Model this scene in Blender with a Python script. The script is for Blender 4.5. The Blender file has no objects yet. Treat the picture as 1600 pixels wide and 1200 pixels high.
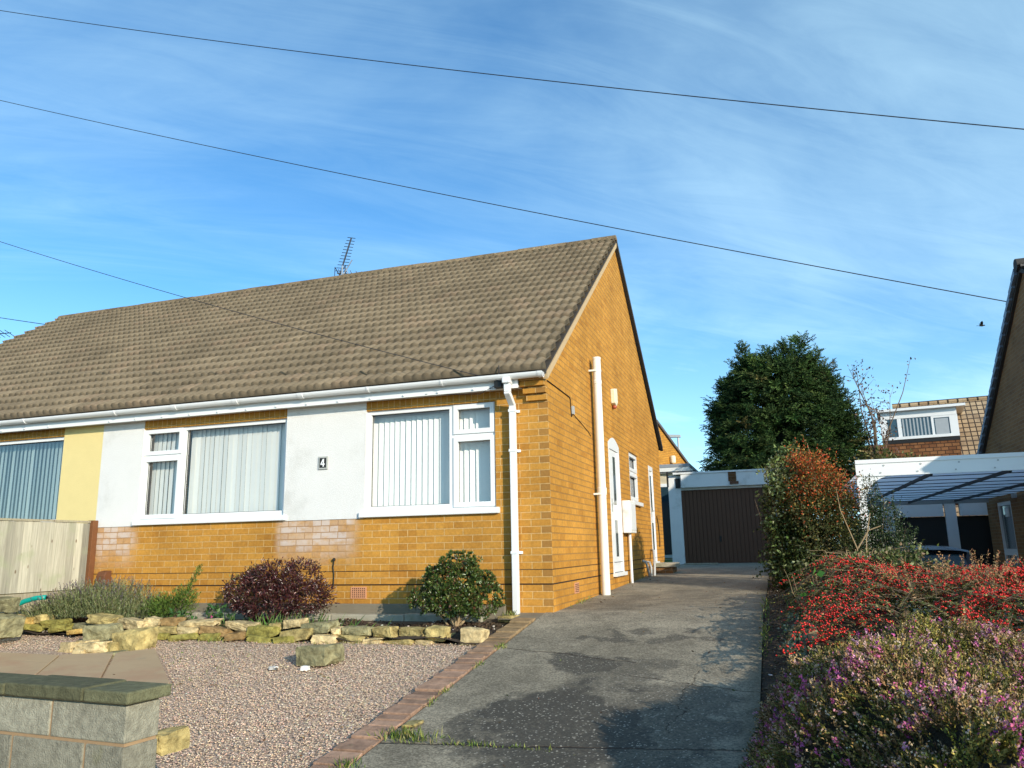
import bpy, bmesh, math, random
import numpy as np
from mathutils import Vector, Matrix, noise as mnoise

SC = bpy.context.scene
COL = SC.collection
R = math.radians
rng = np.random.default_rng(11)
random.seed(5)

# ------------------------------------------------------------------ materials
class NT:
    """small wrapper around a node tree"""
    def __init__(s, tree): s.t = tree; s.n = tree.nodes; s.l = tree.links
    def node(s, typ, **kw):
        n = s.n.new(typ)
        for k, v in kw.items(): setattr(n, k, v)
        return n
    def set(s, sock, v):
        if isinstance(v, bpy.types.NodeSocket): s.l.new(v, sock)
        elif v is not None:
            if hasattr(sock.default_value, '__len__') and not hasattr(v, '__len__'): v = [v] * len(sock.default_value)
            if hasattr(sock.default_value, '__len__') and len(sock.default_value) == 4 and len(v) == 3: v = (*v, 1)
            sock.default_value = v
    def math(s, op, a, b=None, c=None, clamp=False):
        n = s.node('ShaderNodeMath', operation=op, use_clamp=clamp)
        for i, v in enumerate((a, b, c)):
            if v is not None: s.set(n.inputs[i], v)
        return n.outputs[0]
    def vmath(s, op, a, b=None):
        n = s.node('ShaderNodeVectorMath', operation=op)
        s.set(n.inputs[0], a)
        if b is not None: s.set(n.inputs[1], b)
        return n.outputs[0]
    def mix(s, f, a, b, blend='MIX'):
        n = s.node('ShaderNodeMix', data_type='RGBA', blend_type=blend)
        s.set(n.inputs[0], f); s.set(n.inputs[6], a); s.set(n.inputs[7], b)
        return n.outputs[2]
    def noise(s, vec, scale, detail=4, rough=.6, dist=0):
        n = s.node('ShaderNodeTexNoise')
        if vec is not None: s.set(n.inputs['Vector'], vec)
        n.inputs['Scale'].default_value = scale; n.inputs['Detail'].default_value = detail
        n.inputs['Roughness'].default_value = rough; n.inputs['Distortion'].default_value = dist
        return n.outputs['Fac']
    def ramp(s, f, a, b, lo=0., hi=1.):
        n = s.node('ShaderNodeMapRange', interpolation_type='SMOOTHSTEP')
        s.set(n.inputs[0], f); n.inputs[1].default_value = a; n.inputs[2].default_value = b
        n.inputs[3].default_value = lo; n.inputs[4].default_value = hi
        return n.outputs[0]
    def obj(s): return s.node('ShaderNodeTexCoord').outputs['Object']
    def sep(s, v):
        n = s.node('ShaderNodeSeparateXYZ'); s.set(n.inputs[0], v); return n.outputs
    def comb(s, x, y, z=0.):
        n = s.node('ShaderNodeCombineXYZ')
        for i, v in enumerate((x, y, z)): s.set(n.inputs[i], v)
        return n.outputs[0]
    def bump(s, h, strength=.5, dist=.01):
        n = s.node('ShaderNodeBump'); s.set(n.inputs['Height'], h)
        n.inputs['Strength'].default_value = strength; n.inputs['Distance'].default_value = dist
        return n.outputs[0]

def new_mat(name):
    m = bpy.data.materials.new(name); m.use_nodes = True
    t = NT(m.node_tree); t.n.clear()
    out = t.node('ShaderNodeOutputMaterial'); b = t.node('ShaderNodeBsdfPrincipled')
    t.l.new(b.outputs[0], out.inputs[0])
    return m, t, b, out

def plain(name, col, rough=.6, var=.12, nscale=12., bump=.0, bscale=60., metal=0., spec=.4, dirt=None, dscale=3.):
    m, t, b, o = new_mat(name)
    v = t.obj()
    n = t.noise(v, nscale, 5)
    c = t.mix(n, [x * (1 - var) for x in col], [min(1, x * (1 + var)) for x in col])
    if dirt:
        c = t.mix(t.ramp(t.noise(v, dscale, 6, .65), .5, .75, 0, .75), c, dirt)
    t.set(b.inputs['Base Color'], c)
    b.inputs['Roughness'].default_value = rough; b.inputs['Metallic'].default_value = metal
    b.inputs['Specular IOR Level'].default_value = spec
    if bump: t.set(b.inputs['Normal'], t.bump(t.noise(v, bscale, 4), bump, .01))
    return m

def foliage_mat(name, rough=.5, trans=.25, spec=.35):
    m, t, b, o = new_mat(name)
    a = t.node('ShaderNodeAttribute', attribute_name='col')
    t.set(b.inputs['Base Color'], a.outputs['Color']); b.inputs['Roughness'].default_value = rough
    b.inputs['Specular IOR Level'].default_value = spec
    tr = t.node('ShaderNodeBsdfTranslucent'); t.set(tr.inputs['Color'], a.outputs['Color'])
    mx = t.node('ShaderNodeMixShader'); mx.inputs[0].default_value = trans
    t.l.new(b.outputs[0], mx.inputs[1]); t.l.new(tr.outputs[0], mx.inputs[2]); t.l.new(mx.outputs[0], o.inputs[0])
    return m

def attr_mat(name, rough=.8, bump=.3, bscale=90, nvar=.3, nscale=9., spec=.3, spots=None):
    m, t, b, o = new_mat(name)
    a = t.node('ShaderNodeAttribute', attribute_name='col')
    v = t.obj()
    n = t.noise(v, nscale, 6, .65)
    c = t.mix(1., a.outputs['Color'], t.comb(*[t.ramp(n, .25, .75, 1 - nvar, 1 + nvar)] * 3), 'MULTIPLY')
    c = t.mix(1., c, t.comb(*[t.ramp(t.noise(v, .8, 5, .6), .3, .7, .86, 1.1)] * 3), 'MULTIPLY')
    if spots:
        c = t.mix(t.ramp(t.noise(v, spots[1], 3), .62, .72, 0, spots[2]), c, spots[0])
    t.set(b.inputs['Base Color'], c); b.inputs['Roughness'].default_value = rough; b.inputs['Specular IOR Level'].default_value = spec
    if bump: t.set(b.inputs['Normal'], t.bump(t.noise(v, bscale, 5), bump, .012))
    return m

def brick_mat(name, c1, c2, mortar, soldier=False, stain=False, quoin=False, bw=.225, rh=.075, ms=.005, bump=.9, dark=.5, offset=.5):
    m, t, b, o = new_mat(name)
    g = t.node('ShaderNodeNewGeometry')
    p = t.sep(t.obj()); nn = t.sep(g.outputs['True Normal'])
    side = t.math('GREATER_THAN', t.math('ABSOLUTE', nn[0]), .6)
    u = t.math('ADD', t.math('MULTIPLY', t.math('SUBTRACT', 1., side), p[0]), t.math('MULTIPLY', side, p[1]))
    w = t.math('ADD', p[2], rh * 41); u2 = t.math('ADD', u, bw * 200)
    wob = t.math('MULTIPLY', t.math('SUBTRACT', t.noise(t.obj(), 3., 2), .5), .006)
    w = t.math('ADD', w, wob)
    vec = t.comb(w, u2) if soldier else t.comb(u2, w)
    br = t.node('ShaderNodeTexBrick', offset=offset)
    t.set(br.inputs['Vector'], vec); br.inputs['Scale'].default_value = 1
    t.set(br.inputs['Color1'], c1); t.set(br.inputs['Color2'], c2); t.set(br.inputs['Mortar'], mortar)
    br.inputs['Mortar Size'].default_value = ms; br.inputs['Mortar Smooth'].default_value = .15; br.inputs['Bias'].default_value = -.15
    br.inputs['Brick Width'].default_value = bw; br.inputs['Row Height'].default_value = rh
    if soldier:
        t.set(br.inputs['Vector'], t.comb(t.math('ADD', p[2], .225 * 40), t.math('ADD', u, .075 * 200))); br.offset = 0
    c = br.outputs['Color']
    n1 = t.noise(t.obj(), 30., 4, .7); n2 = t.noise(t.obj(), 1.3, 4)
    c = t.mix(1., c, t.comb(*[t.ramp(n1, .2, .8, .8, 1.18)] * 3), 'MULTIPLY')
    c = t.mix(1., c, t.comb(*[t.ramp(n2, .3, .7, .86, 1.1)] * 3), 'MULTIPLY')
    if dark:  # odd darker fired bricks: coarse cells the size of a brick
        wn = t.node('ShaderNodeTexWhiteNoise', noise_dimensions='2D')
        row = t.math('FLOOR', t.math('DIVIDE', w, rh))
        half = t.math('MULTIPLY', t.math('MODULO', row, 2.), .5)
        t.set(wn.inputs['Vector'], t.comb(t.math('FLOOR', t.math('ADD', t.math('DIVIDE', u2, bw), half)), row))
        f = t.math('MULTIPLY', t.ramp(wn.outputs['Value'], .78, 1., 0, dark), t.math('SUBTRACT', 1., br.outputs['Fac']))
        c = t.mix(f, c, t.mix(1., c, (.62, .5, .42, 1), 'MULTIPLY'))
    if quoin:
        row = t.math('FLOOR', t.math('DIVIDE', w, rh))
        par = t.math('MODULO', row, 2.)
        f = t.math('MULTIPLY', t.math('GREATER_THAN', u, -.113), t.math('SUBTRACT', 1., side))
        f = t.math('MULTIPLY', f, t.math('SUBTRACT', 1., par)); f = t.math('MULTIPLY', f, t.math('SUBTRACT', 1., br.outputs['Fac']))
        c = t.mix(t.math('MULTIPLY', f, .55), c, (.20, .105, .04, 1))
    if stain:
        def band(x0, x1): return t.math('MULTIPLY', t.ramp(p[0], x0 - .12, x0 + .05), t.ramp(p[0], x1 - .1, x1 + .18, 1, 0))
        f = t.math('ADD', band(-6.3, -5.62), band(-3.36, -2.42))
        f = t.math('MULTIPLY', f, t.math('MULTIPLY', t.ramp(p[2], .12, .62), t.ramp(p[2], .74, .78, 1, 0)))
        f = t.math('MULTIPLY', f, t.ramp(t.noise(t.comb(t.math('MULTIPLY', p[0], 9.), 0., t.math('MULTIPLY', p[2], 16.)), 1., 4, .6), .25, .6, .35, .95))
        f = t.math('MULTIPLY', f, t.ramp(wn.outputs['Value'], .0, .75, .35, 1.25))
        f = t.math('MULTIPLY', f, t.math('SUBTRACT', 1., t.math('MULTIPLY', br.outputs['Fac'], .85)), clamp=True)
        c = t.mix(t.math('MULTIPLY', f, .8), c, (.60, .52, .47, 1))
        pk = t.math('MULTIPLY', band(-6.3, -5.62), t.ramp(p[2], .1, .5)); pk = t.math('ADD', pk, t.math('MULTIPLY', band(-3.36, -2.42), t.ramp(p[2], .1, .5)))
        c = t.mix(t.math('MULTIPLY', t.math('MULTIPLY', pk, br.outputs['Fac']), .7, clamp=True), c, (.34, .17, .09, 1))
    t.set(b.inputs['Base Color'], c); b.inputs['Roughness'].default_value = .85; b.inputs['Specular IOR Level'].default_value = .2
    h = t.math('ADD', t.math('MULTIPLY', t.math('SUBTRACT', 1., br.outputs['Fac']), 1.), t.math('MULTIPLY', n1, .35))
    t.set(b.inputs['Normal'], t.bump(h, bump, .010))
    return m

def glass_mat(name, tint=(.97, .98, .97), boost=1.25):
    m, t, b, o = new_mat(name)
    t.n.remove(b)
    tr = t.node('ShaderNodeBsdfTransparent'); t.set(tr.inputs[0], (*tint, 1))
    gl = t.node('ShaderNodeBsdfGlossy'); gl.inputs['Roughness'].default_value = .012
    g = t.node('ShaderNodeNewGeometry')
    d = t.node('ShaderNodeVectorMath', operation='DOT_PRODUCT'); t.l.new(g.outputs['Incoming'], d.inputs[0]); t.l.new(g.outputs['True Normal'], d.inputs[1])
    fr = t.math('MULTIPLY_ADD', t.math('POWER', t.math('SUBTRACT', 1., t.math('ABSOLUTE', d.outputs['Value'])), 5.), .92, .08)
    mx = t.node('ShaderNodeMixShader')
    t.set(mx.inputs[0], t.math('MULTIPLY', fr, boost, clamp=True))
    t.l.new(tr.outputs[0], mx.inputs[1]); t.l.new(gl.outputs[0], mx.inputs[2]); t.l.new(mx.outputs[0], o.inputs[0])
    return m

M = {}
BR1, BR2, BRM = (.455, .212, .036), (.535, .262, .047), (.60, .38, .155)
M['brick'] = brick_mat('ochre_brick', BR1, BR2, BRM, stain=True, quoin=True, dark=.4)
M['brick_gable'] = brick_mat('ochre_brick_gable', (.48, .222, .034), (.57, .272, .045), (.36, .19, .055), dark=.4, ms=.006, bump=1.0)  # mortar colour darkened to paint in the shadow of the recessed joints
M['soldier'] = brick_mat('ochre_brick_soldier', BR1, BR2, BRM, soldier=True, dark=0)
M['brick_dark'] = brick_mat('brown_brick', (.13, .058, .022), (.19, .088, .035), (.22, .16, .1), dark=.5)
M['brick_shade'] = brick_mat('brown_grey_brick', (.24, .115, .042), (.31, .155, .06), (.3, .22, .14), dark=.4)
M['render'] = plain('white_render', (.74, .72, .685), .9, .05, 5., .6, 140., dirt=(.58, .565, .52), dscale=1.7)
M['render_yellow'] = plain('yellow_render', (.76, .61, .27), .9, .06, 5., .5, 140.)
M['upvc'] = plain('white_plastic', (.78, .78, .765), .32, .03, 4., spec=.5)
M['upvc_old'] = plain('weathered_white_plastic', (.74, .73, .68), .45, .06, 6., dirt=(.45, .43, .36), dscale=4.)
M['soil_white'] = plain('cream_painted_pipe', (.80, .78, .70), .5, .05, 6.)
M['blind'] = plain('vertical_blind_fabric', (.90, .89, .84), .8, .04, 20.)
M['blind2'] = plain('pale_green_blind_fabric', (.86, .90, .84), .8, .05, 20.)
M['room'] = plain('room_interior', (.10, .10, .09), .9)
M['glass'] = glass_mat('window_glass')
M['glass_refl'] = glass_mat('mirror_like_window_glass', (.80, .86, .86), 2.6)
M['black'] = plain('black_plastic', (.015, .014, .013), .5)
M['dpc'] = plain('dark_damp_course', (.03, .016, .008), .9)
M['grey'] = plain('grey_plastic', (.42, .43, .42), .5)
M['gasket'] = plain('dark_gasket', (.05, .05, .05), .7)
M['silver'] = plain('silver_trim', (.42, .42, .38), .4, .3, 60.)
M['white'] = plain('white_paint', (.85, .85, .83), .5)
M['terra'] = plain('terracotta', (.58, .27, .14), .85, .2, 30.)
M['brown_vent'] = plain('brown_metal_duct', (.14, .055, .025), .6, .2, 20.)
M['cream_mortar'] = plain('cream_mortar', (.50, .36, .20), .9, .15, 20., .4, 60.)
M['dark_tile_edge'] = plain('dark_tile_edge', (.05, .045, .04), .9, .2, 20.)
M['conc'] = plain('mossy_concrete', (.36, .33, .25), .9, .2, 6., .5, 60., dirt=(.16, .16, .07), dscale=2.5)
M['conc_dark'] = plain('dark_concrete', (.20, .17, .12), .9, .25, 6., .5, 60.)
M['alarm_red'] = plain('red_lamp', (.42, .10, .05), .35)
M['cream_plastic'] = plain('cream_plastic', (.78, .70, .50), .45)
M['wire'] = plain('black_cable', (.02, .022, .03), .6)
M['alu'] = plain('aluminium', (.45, .47, .5), .35, metal=.7)
M['hose'] = plain('teal_hose', (.0, .28, .23), .35)
M['post'] = plain('red_brown_timber', (.17, .065, .022), .8, .25, 14., .3, 80.)
M['door_brown'] = plain('brown_painted_steel', (.105, .045, .022), .6, .12, 3.)
M['wall_white'] = plain('white_painted_block', (.80, .80, .78), .85, .08, 4., .3, 60., dirt=(.5, .49, .44), dscale=2.)
M['soil'] = plain('dark_soil', (.055, .036, .022), 1., .5, 30., 1., 50.)
M['bark'] = plain('bark', (.16, .11, .07), .9, .3, 30., .6, 60.)
M['twig'] = plain('pale_twig', (.34, .24, .13), .8, .3, 30.)
M['leaf'] = foliage_mat('leaves')
M['leaf_gloss'] = foliage_mat('glossy_leaves', .3, .12, .6)
M['needle'] = foliage_mat('needles', .7, .12, .2)
M['berry'] = foliage_mat('berries', .28, .0, .6)
M['tiles'] = attr_mat('concrete_roof_tile', .9, .35, 160, .13, 16, .2, ((.30, .28, .20, 1), 26., .22))
M['tiles_far'] = brick_mat('square_roof_tiles', (.40, .27, .15), (.50, .36, .22), (.05, .035, .022), bw=.33, rh=.26, ms=.035, bump=.9, dark=.5, offset=0)
M['stone'] = attr_mat('rockery_stone', .9, 1., 34, .55, 11, .2, ((.13, .12, .045, 1), 13., .55))
M['gravel_stone'] = attr_mat('gravel_chip', .85, .0, 90, .1, 9, .3)
M['paver'] = attr_mat('clay_paver', .85, .5, 90, .3, 16, .25, ((.30, .24, .14, 1), 11., .4))
M['block'] = attr_mat('weathered_block', .9, .8, 110, .28, 24, .2, ((.18, .17, .07, 1), 5., .35))
M['fence'] = None

def fence_material():
    m, t, b, o = new_mat('weathered_fence_boards')
    v = t.obj(); p = t.sep(v)
    a = t.node('ShaderNodeAttribute', attribute_name='col')
    grain = t.noise(t.comb(t.math('MULTIPLY', p[0], 60.), t.math('MULTIPLY', p[1], 60.), t.math('MULTIPLY', p[2], 2.5)), 1., 5, .6, .6)
    c = t.mix(1., a.outputs['Color'], t.comb(*[t.ramp(grain, .25, .75, .72, 1.15)] * 3), 'MULTIPLY')
    vo = t.node('ShaderNodeTexVoronoi'); t.set(vo.inputs['Vector'], t.comb(0., t.math('MULTIPLY', p[1], 9.), t.math('MULTIPLY', p[2], 4.))); vo.inputs['Scale'].default_value = 1
    c = t.mix(t.ramp(vo.outputs['Distance'], .05, .13, .85, 0), c, (.12, .07, .03, 1))
    c = t.mix(t.ramp(t.noise(v, 4., 3), .5, .75, 0, .5), c, (.30, .33, .18, 1))
    t.set(b.inputs['Base Color'], c); b.inputs['Roughness'].default_value = .85
    t.set(b.inputs['Normal'], t.bump(grain, .35, .004))
    return m
M['fence'] = fence_material()

def concrete_drive():
    m, t, b, o = new_mat('old_concrete_drive')
    v = t.obj(); p = t.sep(v)
    big = t.noise(v, .9, 5, .6); med = t.noise(v, 4., 6, .7); fine = t.noise(v, 70., 4, .75)
    c = t.mix(t.ramp(big, .35, .65), (.24, .207, .148, 1), (.33, .285, .205, 1))
    c = t.mix(1., c, t.comb(*[t.ramp(med, .25, .75, .72, 1.2)] * 3), 'MULTIPLY')
    vo = t.node('ShaderNodeTexVoronoi'); t.set(vo.inputs['Vector'], v); vo.inputs['Scale'].default_value = 95
    agg = t.sep(vo.outputs['Color'])
    c = t.mix(1., c, t.comb(*[t.ramp(agg[0], .0, 1., .66, 1.3)] * 3), 'MULTIPLY')
    # worn dark bitumen patches with pale chippings, enlarged to paint in foliage shade
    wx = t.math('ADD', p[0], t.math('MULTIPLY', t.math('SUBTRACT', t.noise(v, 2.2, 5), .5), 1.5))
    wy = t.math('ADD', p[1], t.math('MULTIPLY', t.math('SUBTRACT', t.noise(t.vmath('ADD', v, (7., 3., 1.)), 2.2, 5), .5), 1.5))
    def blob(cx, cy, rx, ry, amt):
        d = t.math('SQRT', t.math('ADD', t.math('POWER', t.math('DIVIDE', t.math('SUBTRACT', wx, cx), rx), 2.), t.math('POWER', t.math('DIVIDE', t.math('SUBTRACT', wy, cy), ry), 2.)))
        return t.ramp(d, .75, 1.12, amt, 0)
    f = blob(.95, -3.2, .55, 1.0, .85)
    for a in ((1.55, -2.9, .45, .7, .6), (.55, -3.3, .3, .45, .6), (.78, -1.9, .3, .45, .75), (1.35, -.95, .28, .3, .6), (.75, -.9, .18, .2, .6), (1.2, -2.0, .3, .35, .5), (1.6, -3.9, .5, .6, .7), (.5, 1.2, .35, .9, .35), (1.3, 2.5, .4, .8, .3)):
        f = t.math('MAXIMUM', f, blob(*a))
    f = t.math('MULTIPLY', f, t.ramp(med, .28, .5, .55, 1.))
    tar_shade = t.mix(t.ramp(agg[1], .92, .98), (.042, .04, .035, 1), (.36, .33, .27, 1))
    c = t.mix(f, c, tar_shade)
    def crack(a, bx, x0, x1, wd, amp, along=0):
        # line  y = a + bx*x (or x = a + bx*y when along=1) wobbling a little
        q, s = (p[1], p[0]) if not along else (p[0], p[1])
        ln = t.math('ADD', a, t.math('ADD', t.math('MULTIPLY', s, bx), t.math('MULTIPLY', t.math('SUBTRACT', t.noise(v, 2.3, 5, .65), .5), amp)))
        d = t.math('ABSOLUTE', t.math('SUBTRACT', q, ln))
        return t.math('MULTIPLY', t.ramp(d, wd * .2, wd * .75, 1, 0), t.math('MULTIPLY', t.math('GREATER_THAN', s, x0), t.math('LESS_THAN', s, x1)))
    k = crack(-1.42, -.30, -.4, 1.15, .016, .16)
    for a in ((-1.75, -.31, 1.15, 2.2, .012, .2), (-3.60, .10, -.2, 2.2, .018, .12), (2.1, .05, -.1, 2.2, .010, .2), (6.0, 0., -.1, 2.2, .012, .05), (.35, .03, .6, 2.2, .008, .35)):
        k = t.math('MAXIMUM', k, crack(*a))
    k = t.math('MAXIMUM', k, crack(1.72, .04, -3.2, -1.9, .010, .5, 1))
    c = t.mix(t.math('MULTIPLY', k, .7), c, (.035, .022, .016, 1))
    edge = t.math('MULTIPLY', t.ramp(t.math('ADD', p[0], t.math('MULTIPLY', med, .25)), 2.02, 2.22, 0, .6), 1.)
    c = t.mix(edge, c, (.10, .09, .055, 1))
    t.set(b.inputs['Base Color'], c); b.inputs['Roughness'].default_value = .9; b.inputs['Specular IOR Level'].default_value = .2
    h = t.math('ADD', t.math('MULTIPLY', fine, .5), t.math('ADD', t.math('MULTIPLY', agg[0], .4), t.math('ADD', t.math('MULTIPLY', med, 1.2), t.math('MULTIPLY', k, -2.))))
    t.set(b.inputs['Normal'], t.bump(h, .75, .008))
    return m
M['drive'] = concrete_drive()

def gravel_material():
    m, t, b, o = new_mat('pink_gravel')
    v = t.obj()
    vo = t.node('ShaderNodeTexVoronoi'); t.set(vo.inputs['Vector'], v); vo.inputs['Scale'].default_value = 62
    s = t.sep(vo.outputs['Color'])
    c = t.mix(s[0], (.52, .38, .265, 1), (.70, .54, .39, 1))
    c = t.mix(t.ramp(s[1], .55, .95, 0, .6), c, (.40, .22, .16, 1))
    c = t.mix(t.ramp(vo.outputs['Distance'], .35, .7), c, (.20, .14, .10, 1))
    t.set(b.inputs['Base Color'], c); b.inputs['Roughness'].default_value = .9
    t.set(b.inputs['Normal'], t.bump(vo.outputs['Distance'], -.9, .012))
    return m
M['gravel'] = gravel_material()

def slab_material():
    m, t, b, o = new_mat('riven_sandstone')
    v = t.obj(); p = t.sep(v)
    st = t.noise(t.comb(t.math('MULTIPLY', p[0], .9), t.math('MULTIPLY', p[1], 5.), p[2]), 2.2, 6, .6, .8)
    c = t.mix(st, (.36, .25, .14, 1), (.48, .345, .20, 1))
    c = t.mix(t.ramp(t.noise(v, 2.4, 5), .45, .7, 0, .55), c, (.38, .21, .12, 1))
    c = t.mix(t.ramp(t.noise(v, 5.5, 5), .6, .8, 0, .5), c, (.24, .22, .16, 1))
    t.set(b.inputs['Base Color'], c); b.inputs['Roughness'].default_value = .8
    t.set(b.inputs['Normal'], t.bump(st, .5, .012))
    return m
M['slab'] = slab_material()
def lawn_material(name, c1, c2):
    m, t, b, o = new_mat(name)
    v = t.obj(); n = t.noise(v, 30., 5, .7)
    t.set(b.inputs['Base Color'], t.mix(n, c1, c2)); b.inputs['Roughness'].default_value = .9
    t.set(b.inputs['Normal'], t.bump(n, .8, .03)); return m
M['lawn'] = lawn_material('short_lawn', (.05, .12, .015, 1), (.12, .24, .04, 1))
M['earth'] = lawn_material('bare_earth', (.06, .045, .028, 1), (.13, .10, .06, 1))
M['carport_sheet'] = None
def sheet_mat():
    m, t, b, o = new_mat('twinwall_sheet')
    p = t.sep(t.obj())
    w = t.node('ShaderNodeTexWave'); t.set(w.inputs['Vector'], t.comb(p[1], 0., 0.)); w.inputs['Scale'].default_value = 8.
    c = t.mix(w.outputs['Fac'], (.58, .60, .62, 1), (.68, .70, .72, 1))
    t.set(b.inputs['Base Color'], c); b.inputs['Roughness'].default_value = .3
    tr = t.node('ShaderNodeBsdfTranslucent'); t.set(tr.inputs[0], (.90, .89, .87, 1))
    mx = t.node('ShaderNodeMixShader'); mx.inputs[0].default_value = .8
    t.l.new(b.outputs[0], mx.inputs[1]); t.l.new(tr.outputs[0], mx.inputs[2]); t.l.new(mx.outputs[0], o.inputs[0])
    return m
M['carport_sheet'] = sheet_mat()
M['car_paint'] = plain('black_car_paint', (.012, .014, .018), .12, .05, spec=.8)
M['car_roof'] = plain('dark_grey_car_paint', (.05, .06, .075), .15, .05, spec=.8)
M['car_glass'] = plain('dark_car_glass', (.02, .045, .06), .05, .05, spec=1.)
M['tyre'] = plain('tyre_rubber', (.02, .02, .02), .85)
M['lamp_red'] = plain('red_lens', (.35, .01, .01), .15)
M['flower_pink'] = foliage_mat('petals', .6, .3, .2)

# ------------------------------------------------------------------ object helpers
def link(o): COL.objects.link(o); return o
def tag(o, label=None, cat=None, group=None, kind=None):
    if label: o['label'] = label
    if cat: o['category'] = cat
    if group: o['group'] = group
    if kind: o['kind'] = kind
    return o
def adopt(o, parent):
    if parent is not None:
        o.parent = parent; o.matrix_parent_inverse = root_matrix(parent).inverted()
    return o
def root_matrix(p):
    # parts are modelled in world coordinates, so only an Empty carries a transform
    return p.matrix_basis.copy() if p.type == 'EMPTY' else Matrix()
def thing(name, loc, label, cat, group=None, rz=0):
    o = bpy.data.objects.new(name, None); o.location = loc; o.rotation_euler = (0, 0, rz); o.empty_display_size = .2
    link(o); return tag(o, label, cat, group)

class MB:
    """collects faces; build() links them as one mesh object"""
    def __init__(s): s.v = []; s.f = []; s.c = []; s.cc = (1, 1, 1)
    def add(s, vs, fs):
        n = len(s.v); s.v += [tuple(v) for v in vs]
        for f in fs: s.f.append([i + n for i in f]); s.c.append(s.cc)
        return s
    def box(s, x0, x1, y0, y1, z0, z1, mt=None):
        vs = [Vector(p) for p in ((x0, y0, z0), (x1, y0, z0), (x1, y1, z0), (x0, y1, z0), (x0, y0, z1), (x1, y0, z1), (x1, y1, z1), (x0, y1, z1))]
        if mt is not None: vs = [mt @ v for v in vs]
        return s.add(vs, [(3, 2, 1, 0), (4, 5, 6, 7), (0, 1, 5, 4), (1, 2, 6, 5), (2, 3, 7, 6), (3, 0, 4, 7)])
    def quad(s, a, b, c, d): return s.add([a, b, c, d], [(0, 1, 2, 3)])
    def poly(s, pts): return s.add(pts, [list(range(len(pts)))])
    def prism(s, pts, off):
        """pts: closed polygon (3d), extruded along vector off"""
        n = len(pts); a = [Vector(p) for p in pts]; b = [p + Vector(off) for p in a]
        return s.add(a + b, [list(range(n))[::-1], list(range(n, 2 * n))] + [(i, (i + 1) % n, n + (i + 1) % n, n + i) for i in range(n)])
    def tube(s, pts, r, n=8, cap=True):
        pts = [Vector(p) for p in pts]
        if not hasattr(r, '__len__'): r = [r] * len(pts)
        rings = []
        for i, p in enumerate(pts):
            d = (pts[min(i + 1, len(pts) - 1)] - pts[max(i - 1, 0)])
            if d.length < 1e-9: d = Vector((0, 0, 1))
            d.normalize()
            a = d.cross(Vector((0, 0, 1)) if abs(d.z) < .9 else Vector((1, 0, 0))).normalized(); b = d.cross(a)
            rings.append([p + (a * math.cos(2 * math.pi * k / n) + b * math.sin(2 * math.pi * k / n)) * r[i] for k in range(n)])
        vs = [q for ring in rings for q in ring]
        fs = [(i * n + k, i * n + (k + 1) % n, (i + 1) * n + (k + 1) % n, (i + 1) * n + k) for i in range(len(pts) - 1) for k in range(n)]
        if cap: fs += [list(range(n))[::-1], [(len(pts) - 1) * n + k for k in range(n)]]
        return s.add(vs, fs)
    def lathe(s, c, prof, n=12, axis='Z'):
        """prof: list of (r, h)"""
        vs = []
        for r, h in prof:
            for k in range(n):
                a = 2 * math.pi * k / n; x, y = r * math.cos(a), r * math.sin(a)
                p = (x, y, h) if axis == 'Z' else ((h, x, y) if axis == 'X' else (x, h, y))
                vs.append((c[0] + p[0], c[1] + p[1], c[2] + p[2]))
        m = len(prof)
        fs = [(i * n + k, i * n + (k + 1) % n, (i + 1) * n + (k + 1) % n, (i + 1) * n + k) for i in range(m - 1) for k in range(n)]
        fs += [list(range(n))[::-1], [(m - 1) * n + k for k in range(n)]]
        return s.add(vs, fs)
    def build(s, name, mat, parent=None, smooth=False, bevel=0, color=False):
        me = bpy.data.meshes.new(name); me.from_pydata(s.v, [], s.f)
        if color:
            a = me.attributes.new('col', 'FLOAT_COLOR', 'FACE')
            a.data.foreach_set('color', np.array([(*c, 1) for c in s.c], dtype=np.float32).ravel())
        bm = bmesh.new(); bm.from_mesh(me); bmesh.ops.recalc_face_normals(bm, faces=bm.faces); bm.to_mesh(me); bm.free()
        me.materials.append(mat)
        if smooth:
            for p in me.polygons: p.use_smooth = True
        o = link(bpy.data.objects.new(name, me))
        if bevel:
            md = o.modifiers.new('b', 'BEVEL'); md.width = bevel; md.segments = 2; md.limit_method = 'ANGLE'; md.angle_limit = R(40)
        return adopt(o, parent)

def np_mesh(name, V, F, mat, parent=None, col=None, smooth=False):
    """V (n,3), F list of (m,k) int arrays, col (faces,3)"""
    if not isinstance(F, list): F = [F]
    me = bpy.data.meshes.new(name)
    V = np.asarray(V, np.float32); me.vertices.add(len(V)); me.vertices.foreach_set('co', V.ravel())
    loops = np.concatenate([f.ravel() for f in F]).astype(np.int32)
    tot = np.concatenate([np.full(len(f), f.shape[1]) for f in F]); start = np.concatenate([[0], np.cumsum(tot)[:-1]]).astype(np.int32)
    me.loops.add(len(loops)); me.loops.foreach_set('vertex_index', loops)
    me.polygons.add(len(tot)); me.polygons.foreach_set('loop_start', start)
    me.update(calc_edges=True); me.validate()
    if col is not None:
        a = me.attributes.new('col', 'FLOAT_COLOR', 'FACE')
        a.data.foreach_set('color', np.concatenate([col, np.ones((len(col), 1))], 1).astype(np.float32).ravel())
    if smooth: me.polygons.foreach_set('use_smooth', np.ones(len(tot), bool))
    me.materials.append(mat)
    return adopt(link(bpy.data.objects.new(name, me)), parent)

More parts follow.
